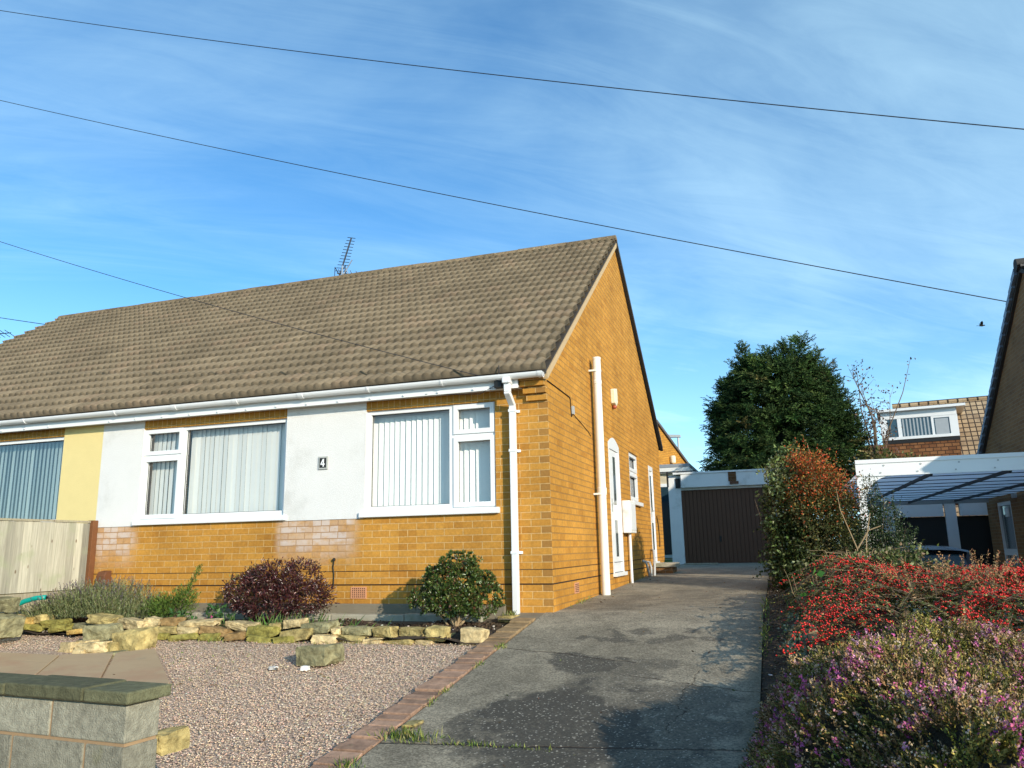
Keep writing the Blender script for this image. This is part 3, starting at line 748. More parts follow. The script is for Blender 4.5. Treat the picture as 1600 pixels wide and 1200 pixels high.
def side_door(u0, u1, z0, z1, arch):
    f = MB()
    bx(f, side, u0, u0 + .07, -.006, .088, z0, z1); bx(f, side, u1 - .07, u1, -.006, .088, z0, z1); bx(f, side, u0 + .07, u1 - .07, -.006, .088, z1 - .09, z1); bx(f, side, u0 - .02, u1 + .02, -.05, .09, z0 - .05, z0)
    if arch:
        n = 10; pts = [side(u0 + (u1 - u0) * i / n, -.004, z1 + .10 * math.sin(math.pi * i / n)) for i in range(n + 1)]
        f.prism(pts, (-.02, 0, 0))
    w = f.build('door', M['upvc'], house)
    l = MB(); bx(l, side, u0 + .075, u1 - .075, .012, .085, z0 + .004, z1 - .095); l.build('door_leaf', M['upvc'], w)
    g = MB(); m = (u0 + u1) / 2; h = z1 - z0
    for a, b in ((.52, .90), (.12, .40)):
        bx(g, side, m - .06, m + .10, .006, .0118, z0 + a * h, z0 + b * h)
    g.build('door_glazing', M['door_glass'], w)
    hd = MB(); bx(hd, side, u0 + .085, u0 + .12, -.01, .0118, z0 + .46 * h, z0 + .56 * h); bx(hd, side, u0 + .09, u0 + .21, -.04, -.025, z0 + .515 * h, z0 + .53 * h); hd.build('handle', M['silver'], w)
M['door_glass'] = plain('dim_glass', (.10, .12, .12), .08, .1, spec=.8)
side_door(*D1, True); side_door(*D2, False)
window(house, side, SW[0], SW[1], SW[2] + .06, SW[3], [(SW[0] + .09, SW[1] - .09, 1.68, 1.88, 1), (SW[0] + .09, SW[1] - .09, 1.19, 1.55, 1)], None, sill_out=.06)
mc = MB(); mc.box(.001, .13, 4.06, 4.56, .575, 1.075); m_ = mc.build('meter_cabinet', M['upvc_old'], house, bevel=.012)
mc = MB(); mc.box(.1305, .138, 4.10, 4.52, .62, 1.03); mc.build('cabinet_door', M['upvc'], m_, bevel=.006)
tp = MB(); tp.tube([(.045, 4.4, .575), (.045, 4.4, -.22)], .024, 10); tp.build('service_pipe', M['upvc'], house)
wp = MB(); wp.tube([(.0, 5.75, .12), (.05, 5.75, .11), (.07, 5.8, .05), (.09, 5.95, -.2)], .021, 10); wp.tube([(.0, 6.15, .10), (.06, 6.15, .09), (.09, 6.12, 0), (.09, 6.1, -.2)], .021, 10); wp.tube([(.0, 6.75, .30), (.06, 6.7, .29), (.10, 6.5, .1), (.12, 6.25, -.2)], .023, 10)
wp.build('waste_pipes', M['grey'], house, smooth=True)
stp = MB(); stp.box(.01, .42, 6.92, 7.62, -.02, .055); st = stp.build('door_step', M['conc'], house, bevel=.01)
stp = MB(); stp.box(.01, .36, 6.97, 7.57, -.35, -.0205); stp.build('step_base', M['brick_shade'], st)
cab = MB(); cab.tube([(.008, -.02, 2.178), (.008, .5, 2.172), (.008, .93, 2.165), (.008, .99, 2.145), (.008, 1.0, 2.08), (.008, 1.02, 1.93)], .006, 6); cab.tube([(.006, 1.05, 1.99), (.006, 1.5, 1.93), (.006, 1.9, 1.87), (.006, 2.06, 1.83)], .004, 6)
cab.tube([(.012, 7.7, .95), (.012, 7.85, .8), (.012, 7.95, .5), (.012, 7.9, .35)], .009, 6)
cab.build('wall_cable', M['dpc'], house)
jb = MB(); jb.box(.001, .03, 1.04, 1.10, 1.97, 2.07); jb.build('cable_box', M['grey'], house)
for mp, u0, u1, z0, z1 in ((front, -2.395, -2.195, -.152, -.022), (side, .90, 1.10, -.150, -.030)):
    a = MB(); bx(a, mp, u0, u1, -.008, .0, z0, z1); ab = a.build('air_brick', M['terra'], house)
    h = MB(); nx, nz = 7, 5
    for i in range(nx):
        for j in range(nz):
            uu = u0 + .025 + (u1 - u0 - .05) * i / (nx - 1); zz = z0 + .02 + (z1 - z0 - .04) * j / (nz - 1); bx(h, mp, uu - .006, uu + .006, -.0095, -.007, zz - .006, zz + .006)
    h.build('air_hole', M['dpc'], ab)
np_ = MB(); np_.box(-2.862, -2.735, -.030, -.0125, 1.338, 1.492); pn = np_.build('number_plate', M['silver'], house, bevel=.003)
np_ = MB(); np_.box(-2.843, -2.754, -.0325, -.0301, 1.357, 1.473); np_.build('plate_face', M['black'], pn)
fo = MB(); y = -.0330
def fpoly(p): fo.prism([(-2.7985 + a, y, 1.415 + b) for a, b in p], (0, -.002, 0))
fpoly([(.000, -.047), (.016, -.047), (.016, .047), (.000, .047)]); fpoly([(.016, -.024), (.028, -.024), (.028, -.010), (.016, -.010)]); fpoly([(-.030, -.024), (-.0002, -.024), (-.0002, -.010), (-.030, -.010)]); fpoly([(-.030, -.0098), (-.014, -.0098), (-.0002, .026), (-.0002, .047)])
fo.build('number_four', M['white'], pn)
vc = MB(); vc.prism([(-6.02, -.001, .195), (-6.02, -.09, .18), (-6.02, -.12, .13), (-6.02, -.115, .02), (-6.02, -.001, .02)], (.135, 0, 0)); vc.build('vent_cowl', M['brown_vent'], house, bevel=.01)
ck = MB(); ck.tube([(-2.62, -.012, -.02), (-2.615, -.014, .12), (-2.63, -.014, .20), (-2.615, -.02, .27)], .006, 6); ck.lathe((-2.615, -.022, .285), [(.004, -.02), (.018, -.01), (.018, .01), (.004, .02)], 8); ck.build('cut_cable', M['black'], house)
# television aerial behind the ridge
ae = thing('television_aerial', (-5.62, 4.9, 5.3), 'dark rooftop aerial with tilted ladder of rods behind the ridge', 'aerial')
a = MB(); a.tube([(-5.62, 4.9, 5.2), (-5.60, 4.9, 6.02)], .02, 8); a.build('mast', M['alu'], ae)
a = MB(); p0, p1 = Vector((-5.66, 4.9, 5.82)), Vector((-5.44, 4.95, 6.62)); a.tube([p0, p1], .015, 6)
for i in range(12):
    q = p0.lerp(p1, .12 + .88 * i / 11); w = .13 - .04 * i / 11; a.tube([q + Vector((-w, 0, .02)), q + Vector((w, 0, -.03))], .007, 5)
for s in (-1, 1):
    q = p0.lerp(p1, .03); a.tube([q + Vector((-.02, 0, 0)), q + Vector((s * .12, 0, .05 + .12))], .009, 5); a.tube([q + Vector((s * .12, 0, -.10)), q + Vector((s * .12, 0, .17))], .007, 5)
a.build('upper_boom', M['wire'], ae)
a = MB(); p0, p1 = Vector((-5.72, 4.9, 5.88)), Vector((-4.95, 5.1, 5.76)); a.tube([p0, p1], .014, 6)
for i in range(7):
    q = p0.lerp(p1, .1 + .9 * i / 6); a.tube([q + Vector((0, -.10, .06)), q + Vector((0, .10, -.06))], .007, 5)
a.tube([(-5.62, 4.9, 5.75), (-5.38, 4.9, 6.12)], .011, 6); a.tube([(-5.52, 4.9, 5.95), (-5.4, 4.9, 5.7)], .011, 6)
a.build('lower_boom', M['alu'], ae)
ae2 = thing('television_aerial', (-17.2, 6, -.3), 'thin aerial tip poking in at the far left edge above the roof line', 'aerial')
a = MB(); a.tube([(-17.2, 6, -.3), (-17.2, 6, 6.2)], .025, 8); a.build('mast', M['alu'], ae2)
a = MB(); a.tube([(-17.5, 6, 6.1), (-15.9, 6, 6.02)], .012, 6)
for i in range(9):
    x = -17.3 + i * .17; z = 6.09 - .05 * (x + 17.5); a.tube([(x, 5.85, z + .05), (x, 6.15, z - .05)], .008, 5)
a.build('boom', M['wire'], ae2)
# ------------------------------------------------------------------ timber fence on the left boundary
fe = thing('timber_fence', (-6.22, -2.2, -.5), 'pale weathered close-boarded timber fence between the two front gardens', 'fence')
bd = MB(); y = -.10; i = 0
while y > -4.2:
    w = .105; c = np.array([.42, .385, .29]) * (1 + .12 * rng.normal()); bd.cc = tuple(np.clip(c, .05, 1))
    t0 = .006; top = .80 + .004 * rng.normal()
    bd.prism([(-6.235, y, -.03), (-6.222 + .008, y, -.03), (-6.222 - .004, y - w - .02, -.03), (-6.235, y - w - .02, -.03)], (0, 0, top + .03)); y -= w
bd.build('boards', M['fence'], fe, color=True)
gb = MB(); gb.cc = (.36, .31, .21); gb.box(-6.245, -6.222, -4.2, -.10, -.36, -.04); gb.box(-6.25, -6.205, -4.2, -.1, .803, .828); gb.build('gravel_board', M['fence'], fe, color=True)
po = MB(); po.box(-6.26, -6.165, -.097, -.015, -.6, .835); po.build('post', M['post'], fe, bevel=.005)
# front garden wall at the bottom left
gwall = thing('garden_wall', (-1.6, -5.3, -1.0), 'low grey green block wall with slab coping at the lower left corner', 'wall')
RZ = Matrix.Translation((-.345, -5.345, 0)) @ Matrix.Rotation(R(-4.6), 4, 'Z')
cp = MB(); x = .035
for w in (.27, .50, .46, .47, .45, .48, .46):
    c = np.array([.135, .13, .07]) * (1 + .14 * rng.normal()); cp.cc = tuple(c)
    cp.box(x - w + .008, x, -.03, .20, -.232 + .003 * rng.normal(), -.180 + .003 * rng.normal(), RZ); x -= w
cp.build('coping', M['block'], gwall, bevel=.008, color=True)
bl = MB(); z = -.242
for r in range(6):
    x = 0.; first = True; z1 = z; z0 = z - .148
    while x > -3.2:
        w = .455 if (r % 2 == 0 or not first) else .235
        c = np.array([.315, .29, .215]) * (1 + .09 * rng.normal()) * (.82 if r > 0 else 1); bl.cc = tuple(c)
        bl.box(x - w + .012, x, 0, .175, z0, z1, RZ); x -= w; first = False
    z -= .161
bl.build('block_course', M['block'], gwall, bevel=.006, color=True)
mo = MB(); mo.box(-3.2, -.006, .006, .169, -1.25, -.236, RZ); mo.build('mortar', M['wall_mortar'] if 'wall_mortar' in M else plain('sandy_mortar', (.33, .21, .11), .95, .2, 30.), gwall)

# ------------------------------------------------------------------ rockery stones
TONE = {'p': ((.50, .385, .20), 'pale cream'), 'o': ((.46, .30, .09), 'orange ochre'), 'y': ((.40, .31, .125), 'buff yellow'), 'm': ((.27, .235, .06), 'mossy green'),
        'g': ((.24, .215, .115), 'grey green'), 'b': ((.27, .17, .07), 'brown'), 'w': ((.75, .72, .66), 'white')}
def stone_mesh(c, dims, seed, col, angular=.8):
    r_ = random.Random(seed); bm = bmesh.new()
    pts = []
    for sx in (-1, 1):
        for sy in (-1, 1):
            for sz in (-1, 1):
                pts.append((sx * (.5 - .16 * r_.random()), sy * (.5 - .14 * r_.random()), sz * (.5 - .16 * r_.random())))
    for _ in range(7):
        v = Vector((r_.gauss(0, 1), r_.gauss(0, 1), r_.gauss(0, 1))).normalized(); pts.append(tuple(v * .53))
    for p in pts: bm.verts.new(p)
    bmesh.ops.convex_hull(bm, input=bm.verts)
    bmesh.ops.delete(bm, geom=[v for v in bm.verts if not v.link_faces], context='VERTS')
    bmesh.ops.triangulate(bm, faces=bm.faces)
    bmesh.ops.subdivide_edges(bm, edges=bm.edges, cuts=2, use_grid_fill=True)
    bmesh.ops.smooth_vert(bm, verts=bm.verts, factor=.13, use_axis_x=True, use_axis_y=True, use_axis_z=True)
    bmesh.ops.subdivide_edges(bm, edges=bm.edges, cuts=1, use_grid_fill=True)
    rot = Matrix.Rotation(r_.uniform(-.25, .25), 3, 'Z') @ Matrix.Rotation(r_.uniform(-.12, .12), 3, 'Y')
    for v in bm.verts:
        p = v.co.copy(); n = mnoise.noise_vector(p * 3.1 + Vector((seed * 3.7, 0, 0))) * .055 + mnoise.noise_vector(p * 8 + Vector((seed * 1.7, 5, 0))) * .035
        p = p + n; v.co = rot @ Vector((p.x * dims[0] * 1.02, p.y * dims[1] * 1.06, p.z * dims[2] * .92)) + Vector(c)
    me = bpy.data.meshes.new('stone'); bm.to_mesh(me); bm.free()
    a = me.attributes.new('col', 'FLOAT_COLOR', 'FACE'); a.data.foreach_set('color', np.tile(np.array([*col, 1], np.float32), len(me.polygons)))
    me.materials.append(M['stone']); return me
STONES = [(-6.06, -1.2, -0.394, 0.11, 0.146, 'p', 'top'), (-5.86, -1.22, -0.362, 0.31, 0.083, 'o', 'top'), (-5.64, -1.2, -0.341, 0.16, 0.096, 'y', 'top'), (-5.39, -1.24, -0.382, 0.33, 0.088, 'm', 'top'), (-4.66, -1.3, -0.334, 0.33, 0.098, 'y', 'top'), (-4.27, -1.3, -0.369, 0.36, 0.097, 'p', 'top'), (-4.06, -1.22, -0.355, 0.22, 0.091, 'p', 'top'), (-3.84, -1.2, -0.348, 0.23, 0.091, 'b', 'top'), (-3.51, -1.2, -0.35, 0.4, 0.064, 'p', 'top'), (-2.97, -1.2, -0.375, 0.3, 0.075, 'p', 'top'), (-2.57, -1.18, -0.378, 0.09, 0.068, 'y', 'top'), (-2.38, -1.15, -0.354, 0.21, 0.086, 'p', 'top'), (-2.07, -1.2, -0.399, 0.4, 0.108, 'g', 'top'), (-1.86, -1.2, -0.402, 0.1, 0.06, 'p', 'top'), (-1.77, -1.18, -0.402, 0.08, 0.071, 'g', 'top'), (-1.6, -1.18, -0.412, 0.25, 0.083, 'g', 'top'), (-1.35, -1.18, -0.42, 0.25, 0.094, 'y', 'top'), (-1.07, -1.16, -0.423, 0.32, 0.092, 'y', 'top'), (-0.81, -1.18, -0.456, 0.21, 0.136, 'y', 'top'), (-0.44, -1.22, -0.473, 0.26, 0.15, 'p', 'top'), (-5.75, -1.24, -0.407, 0.41, 0.068, 'm', 'low'), (-5.28, -1.26, -0.419, 0.38, 0.081, 'm', 'low'), (-4.97, -1.26, -0.402, 0.23, 0.074, 'g', 'low'), (-4.97, -1.34, -0.427, 0.17, 0.04, 'o', 'low'), (-4.0, -1.28, -0.438, 0.16, 0.083, 'm', 'low'), (-3.82, -1.25, -0.419, 0.25, 0.076, 'y', 'low'), (-3.56, -1.25, -0.434, 0.27, 0.088, 'p', 'low'), (-3.24, -1.25, -0.417, 0.37, 0.075, 'b', 'low'), (-2.68, -1.24, -0.44, 0.33, 0.11, 'm', 'low'), (-2.28, -1.26, -0.467, 0.38, 0.119, 'y', 'low'), (-3.85, -1.31, -0.47, 0.18, 0.063, 'm', 'low'), (-3.58, -1.31, -0.478, 0.38, 0.062, 'm', 'low'), (-3.25, -1.31, -0.473, 0.26, 0.074, 'm', 'low'), (-2.96, -1.31, -0.468, 0.23, 0.08, 'b', 'low'), (-2.66, -1.3, -0.476, 0.3, 0.061, 'm', 'low'), (-2.37, -1.3, -0.482, 0.24, 0.065, 'm', 'low'), (-1.94, -1.29, -0.476, 0.25, 0.082, 'p', 'low'), (-1.68, -1.24, -0.471, 0.29, 0.064, 'y', 'low'), (-1.44, -1.24, -0.49, 0.2, 0.064, 'p', 'low'), (-1.17, -1.22, -0.487, 0.35, 0.057, 'y', 'low'), (-0.9, -1.24, -0.468, 0.17, 0.034, 'p', 'low'), (-0.71, -1.15, -0.424, 0.07, 0.034, 'y', 'low'), (-4.38, -1.6, -0.479, 0.32, 0.181, 'g', 'cairn'), (-3.87, -1.72, -0.564, 0.44, 0.246, 'y', 'cairn'), (-4.19, -1.85, -0.561, 0.36, 0.119, 'p', 'cairn'), (-4.41, -1.75, -0.499, 0.17, 0.055, 'p', 'cairn'), (-4.53, -1.8, -0.563, 0.22, 0.11, 'p', 'cairn'), (-4.26, -1.93, -0.576, 0.13, 0.071, 'p', 'cairn'), (-3.92, -1.97, -0.586, 0.33, 0.064, 'g', 'cairn'), (-4.01, -1.8, -0.545, 0.13, 0.101, 'y', 'cairn'),
 (-1.56, -2.05, -0.596, 0.37, 0.208, 'g', 'boulder'), (-1.86, -2.2, -0.593, 0.08, 0.03, 'w', 'pebble'), (-1.55, -2.2, -0.594, 0.07, 0.045, 'w', 'pebble2'), (-0.44, -0.25, -0.372, 0.2, 0.076, 'y', 'corner'), (-5.59, -1.75, -0.477, 0.29, 0.284, 'g', 'edge'), (-5.7, -1.7, -0.198, 0.26, 0.171, 'g', 'edge2'), (-0.69, -4.75, -0.6, 0.12, 0.13, 'y', 'wall'), (-0.02, -3.35, -0.716, 0.11, 0.02, 'y', 'slabbit')]
SPECIAL = {'boulder': 'large grey green boulder standing alone on the pink gravel', 'pebble': 'white pebble on the gravel a little left of the lone boulder', 'pebble2': 'white pebble against the foot of the lone boulder', 'corner': 'buff stone beside the foot of the white downpipe',
           'edge': 'rounded grey boulder cut by the left picture edge below the hose', 'edge2': 'upper pale grey rock at the left edge stacked on a boulder', 'wall': 'yellow stone on gravel peeping out behind the end of the block wall', 'slabbit': 'flat buff stone lying at the concrete edge by a grass tuft'}
ORD = ['first', 'second', 'third', 'fourth', 'fifth', 'sixth', 'seventh', 'eighth', 'ninth', 'tenth', 'eleventh', 'twelfth']
order = sorted(range(len(STONES)), key=lambda i: STONES[i][0]); cnt = {}
for i in order:
    x, y, z, w, h, tn, where = STONES[i]
    depth = {'cairn': min(w, .24), 'boulder': .30, 'edge': .28, 'edge2': .24, 'pebble': .06, 'pebble2': .06}.get(where, .16 + .05 * random.random())
    base = np.array(TONE[tn][0]) * (1 + .1 * rng.normal())
    hh = h + (.02 if where in ('top', 'low', 'cairn') else 0)
    o = link(bpy.data.objects.new('rock', stone_mesh((x, y + depth * .3, z + hh / 2 - (.02 if where in ('top', 'low', 'cairn') else 0)), (w * 1.04, depth, hh), i + 3, base)))
    if where in SPECIAL: lab = SPECIAL[where]; grp = None
    else:
        k = cnt.get((tn, where), 0); cnt[(tn, where)] = k + 1
        zone = {'top': 'upper course of the rockery edging', 'low': 'lower course of the rockery edging', 'cairn': 'stone heap on the paving'}[where]
        lab = f"{TONE[tn][1]} stone, {ORD[k]} of that colour from left in {zone}"; grp = 'stones of the rockery'
    tag(o, lab, 'stone' if 'pebble' not in where else 'pebble', grp)

hs = thing('garden_hose', (-5.9, -1.05, -.35), 'teal hose sleeve arching out of the bed by the fence', 'hose')
h = MB(); h.tube([(-6.05, -1.28, -.225), (-5.97, -1.25, -.15), (-5.86, -1.22, -.105), (-5.74, -1.19, -.075), (-5.63, -1.16, -.068)], .028, 10); h.build('sleeve', M['hose'], hs, smooth=True)
h = MB(); h.tube([(-6.2, -1.3, -.36), (-6.12, -1.29, -.28), (-6.05, -1.28, -.226)], .012, 8); h.build('pipe', M['black'], hs, smooth=True); h = MB(); h.tube([(-5.635, -1.16, -.068), (-5.56, -1.14, -.085), (-5.50, -1.12, -.12), (-5.46, -1.10, -.3)], .012, 8); h.build('pipe', M['black'], hs, smooth=True)

# ------------------------------------------------------------------ plants in the front bed
def plant(name, loc, label, cat='shrub', group=None): return thing(name, loc, label, cat, group)
# green rounded shrub (right of the bed)
p = plant('green_shrub', (-.86, -.62, -.39), 'rounded dark green glossy shrub beside the white downpipe')
B1 = [((-.86, -.58, .02), (.33, .27, .24)), ((-.83, -.58, .22), (.20, .18, .13)), ((-.60, -.56, -.10), (.22, .22, .20)), ((-1.13, -.62, -.12), (.22, .20, .12)), ((-.85, -.70, -.12), (.30, .2, .16)), ((-.58, -.55, .06), (.14, .14, .1)), ((-1.02, -.6, .12), (.15, .15, .12))]
C0, U = blob_points(B1, 1000, .66); per = 13
C0, U = np.concatenate([C0, blob_points(B1, 160, 1.)[0] + .05 * rvec(160)]), np.concatenate([U, rvec(160)]); Cc = np.repeat(C0, per, 0); UU = np.repeat(U, per, 0); D = unit(UU * .7 + np.array([0, 0, .25]) + .75 * rvec(len(Cc))); P = Cc + D * .006
leaf_obj('foliage', P, D, .028 + .012 * rng.random(len(P)), .015, pick([(5, (.055, .095, .020)), (3, (.10, .14, .030)), (1, (.17, .17, .05)), (.8, (.14, .055, .03))], len(P), .25), M['leaf_gloss'], p)
mb = MB(); branches(mb, (-.83, -.62, -.40), [b[0] for b in B1] + [(-1.2, -.66, -.12), (-.62, -.6, .12), (-.95, -.6, .25)], .016, .25); mb.build('stem', M['twig'], p)
# dark red shrub
p = plant('red_shrub', (-2.95, -.62, -.39), 'wide dark red purple leaved shrub in front of the brick wall')
B2 = [((-3.25, -.62, -.06), (.34, .27, .20)), ((-2.98, -.60, .08), (.26, .25, .20)), ((-2.66, -.60, .10), (.20, .22, .18)), ((-2.70, -.62, -.10), (.34, .25, .17)), ((-3.02, -.70, -.12), (.40, .24, .18)), ((-2.44, -.58, -.10), (.16, .17, .15)), ((-3.18, -.6, .08), (.18, .18, .14))]
P, D = clumps(B2, 1500, 7, .022, .45, .75, .74); P2, D2 = shoots(B2, 130, .085, 9, .7, .4); P, D = np.concatenate([P, P2]), np.concatenate([D, D2])
leaf_obj('foliage', P, D, .030 + .012 * rng.random(len(P)), .013, pick([(6, (.060, .017, .018)), (2.5, (.095, .025, .022)), (1.4, (.10, .06, .03)), (.5, (.30, .16, .13))], len(P), .3), M['leaf_gloss'], p)
mb = MB(); branches(mb, (-2.98, -.62, -.42), [b[0] for b in B2] + [(-3.3, -.7, -.2), (-2.6, -.68, -.2), (-2.5, -.6, -.15), (-2.8, -.7, -.1)], .014, .3); mb.build('stem', M['bark'], p)
# bronze pieris behind the red shrub
p = plant('bronze_shrub', (-3.42, -.38, -.39), 'loose olive shrub with bronze tips behind the dark red shrub')
B3 = [((-3.42, -.36, .13), (.17, .14, .10)), ((-3.62, -.36, .05), (.14, .12, .08)), ((-3.36, -.36, .0), (.2, .15, .15))]
P, D = clumps(B3, 95, 9, .018, .5, .8, .6)
leaf_obj('foliage', P, D, .040, .013, pick([(4, (.17, .16, .045)), (2, (.13, .06, .03)), (2, (.22, .22, .08))], len(P), .22), M['leaf'], p)
mb = MB(); branches(mb, (-3.4, -.4, -.4), [(-3.42, -.36, .2), (-3.66, -.36, .08), (-3.3, -.36, .15), (-3.5, -.36, .12)], .010, .2); mb.build('stem', M['bark'], p)
# small leafy clump with pink flower at the foot of the red shrub
for lab, (x, y, z), hgt in (('low green cyclamen clump with a pink bloom left of the dark red shrub', (-3.47, -.95, -.40), .22), ('tiny pink and white flowers under the feathery green shrub', (-3.95, -.95, -.38), .14)):
    p = plant('flower_clump', (x, y, z), lab, 'flowers')
    n = 90; P = np.array([x, y, z]) + rng.normal(size=(n, 3)) * np.array([.07, .05, .01]) + np.array([0, 0, 1]) * rng.random((n, 1)) * hgt
    leaf_obj('foliage', P, unit(rng.normal(size=(n, 3)) + np.array([0, -.3, .7])), .06, .032, pick([(3, (.05, .12, .03)), (1, (.10, .16, .05))], n), M['leaf'], p)
    n = 26; P = np.array([x + .02, y - .08, z + .03]) + rng.normal(size=(n, 3)) * np.array([.035, .03, .025]) + np.array([0, 0, .03])
    leaf_obj('petal', P, unit(rng.normal(size=(n, 3)) + np.array([0, -.4, .5])), .032, .022, pick([(3, (.65, .06, .28)), (1.5, (.75, .45, .55))], n, .15), M['flower_pink'], p)
# feathery small green shrub
p = plant('feathery_shrub', (-4.25, -.72, -.37), 'bright green feathery shrub with one tall shoot right of the lavender')
P, D = clumps([((-4.25, -.72, -.20), (.24, .20, .17)), ((-4.1, -.7, -.12), (.14, .12, .12)), ((-4.4, -.75, -.22), (.18, .16, .12))], 260, 12, .03, .7, .5, .4)
tt = rng.random(260); Pt = np.stack([-4.12 + .20 * tt, -.7 + 0 * tt, -.1 + .34 * tt], 1) + rng.normal(size=(260, 3)) * .014
P = np.concatenate([P, Pt]); D = np.concatenate([D, unit(rng.normal(size=(260, 3)) * .6 + np.array([.4, 0, .8]))])
leaf_obj('foliage', P, D, .040, .008, pick([(4, (.10, .17, .025)), (2, (.19, .26, .05)), (1, (.05, .09, .02))], len(P), .22), M['leaf'], p)
mb = MB(); branches(mb, (-4.24, -.72, -.4), [(-3.92, -.7, .24), (-4.4, -.7, -.1), (-4.2, -.7, -.05), (-4.05, -.72, -.05)], .007, .1); mb.build('stem', M['bark'], p)
# lavender
p = plant('lavender', (-5.2, -.78, -.38), 'broad grey green lavender bush with faded purple spikes by the fence')
n = 1700; bx_ = rng.normal(-5.28, .34, n); bx_ = np.clip(bx_, -6.05, -4.5); by_ = rng.uniform(-1.15, -.45, n)
tall = .22 + .22 * np.exp(-((bx_ + 5.15) / .38) ** 2)
P0 = np.stack([bx_, by_, np.full(n, -.37)], 1); lean = np.stack([(bx_ + 5.2) * .55 + rng.normal(0, .16, n), (by_ + .75) * .7 + rng.normal(0, .16, n), np.ones(n)], 1)
D0 = unit(lean); H = tall * (.65 + .45 * rng.random(n))
k = 15; f = np.linspace(.25, 1., k)
P = (P0[:, None] + D0[:, None] * (H[:, None] * f[None])[..., None]).reshape(-1, 3); DD = unit(np.repeat(D0, k, 0) + .55 * rvec(n * k))
leaf_obj('foliage', P, DD, .035, .0065, pick([(4, (.19, .21, .085)), (2, (.27, .28, .14)), (1.5, (.11, .14, .05))], len(P), .2), M['leaf'], p)
sel = rng.random(n) < .28; Pt = (P0 + D0 * H[:, None])[sel]; Dt = D0[sel]
Ps = np.repeat(Pt, 6, 0) + np.repeat(Dt, 6, 0) * (np.tile(np.arange(6), len(Pt)) * .011)[:, None]; Ds = unit(np.repeat(Dt, 6, 0) + .6 * rvec(len(Ps)))
leaf_obj('flower_spike', Ps, Ds, .018, .010, pick([(2, (.13, .10, .12)), (1, (.18, .15, .12))], len(Ps), .2), M['leaf'], p)
# grass tufts along the edges
def tuft(n, cx, cy, rx, ry, h, cols):
    x = rng.normal(cx, rx, n); y = rng.normal(cy, ry, n); P = np.stack([x, y, zl(y) - .005], 1)
    D = unit(rng.normal(size=(n, 3)) * .45 + np.array([0, 0, 1])); return P, D, h * (.4 + .8 * rng.random(n)), pick(cols, n, .2)
GR = [(3, (.16, .22, .04)), (2, (.28, .30, .07)), (1.2, (.38, .32, .14)), (1, (.09, .15, .03))]
acc = [tuft(*a, GR) for a in ((150, .05, -3.52, .10, .035, .075), (70, .45, -3.56, .12, .012, .04), (40, .85, -3.56, .10, .012, .035), (60, -.10, -4.0, .04, .06, .06), (45, -.09, -1.42, .02, .05, .05), (35, -.09, -1.95, .02, .05, .04), (35, -.09, -2.6, .02, .05, .04), (30, -.09, -2.9, .02, .06, .04), (60, -.42, -.16, .03, .03, .06),
   (90, 2.10, .4, .02, .7, .07), (60, 2.10, -.9, .02, .25, .06), (50, 2.36, .9, .05, .6, .10), (60, .03, 1.15, .03, .25, .05), (30, .03, 4.6, .03, .8, .05), (30, -2.95, -2.0, .25, .12, .03), (25, -3.1, -1.42, .1, .03, .05), (40, -1.7, -1.4, .5, .05, .03), (60, -2.35, -2.8, .03, .5, .03))]
P = np.concatenate([a[0] for a in acc]); D = np.concatenate([a[1] for a in acc]); H = np.concatenate([a[2] for a in acc]); Cg = np.concatenate([a[3] for a in acc])
o = leaf_obj('grass', P, D, H, .006 + .02 * H, Cg, M['leaf']); o['kind'] = 'stuff'
n = 140; x = rng.normal(-2.55, .42, n); P = np.stack([x, rng.uniform(-1.05, -.85, n), np.full(n, -.40)], 1)
o = leaf_obj('grass', P, unit(rng.normal(size=(n, 3)) * .6 + np.array([0, 0, 1])), .16 * (.5 + rng.random(n)), .007, pick([(2, (.12, .22, .05)), (1, (.2, .3, .08))], n), M['leaf']); o['kind'] = 'stuff'
n = 60; P = np.stack([rng.normal(-5.95, .12, n), rng.uniform(-1.05, -.9, n), np.full(n, -.38)], 1)
n = 150; x = np.concatenate([rng.uniform(-4.5, -.4, 90), rng.uniform(0, 2.05, 40), rng.normal(2.0, .06, 20)]); y = np.concatenate([rng.uniform(-4.2, -1.4, 90), rng.uniform(-3.8, 6, 60)]); P = np.stack([x, y, zl(y) + .004], 1)
D = rvec(n) * np.array([1, 1, .15]); o = leaf_obj('fallen_leaves', P, D, .02 + .025 * rng.random(n), .014, pick([(3, (.16, .09, .04)), (2, (.10, .06, .03)), (1, (.30, .2, .07)), (1, (.14, .18, .05))], n), M['leaf'], None, .15); o['kind'] = 'stuff'
# ------------------------------------------------------------------ heather, cotoneaster and shrubs on the right bank
def dome(X, Y):
    X = np.asarray(X, float); Y = np.asarray(Y, float)
    e = ((X - 3.55) / 1.39) ** 2 * (X < 3.55) + np.where(Y < -3.9, ((Y + 3.9) / 2.4) ** 2, ((Y + 3.9) / 2.45) ** 2)
    z = -.195 + .06 * np.sin(X * 4.1 + Y * 2.2) + .04 * np.sin(Y * 5.3 - X * 3) - .035 * np.maximum(0, -Y - 3.3) ** 2 - .12 * np.maximum(0, X - 2.9)
    return z - .78 * np.maximum(e - .30, 0) ** 2.2
nz3 = lambda X, Y, q, o: np.array([mnoise.noise(Vector((x * q + o, y * q, o))) for x, y in zip(np.ravel(X), np.ravel(Y))]).reshape(np.shape(X))
def lumpy(X, Y): return dome(X, Y) + .055 * nz3(X, Y, 3.4, 2.) + .035 * nz3(X, Y, 8., 4.) - .10 * smooth((nz3(X, Y, 5.2, 7.) - .18) / .3)
hb = plant('heather', (3.1, -3.4, -.8), 'dense mound of straw green heather dotted with pink flowers at the lower right', 'heather')
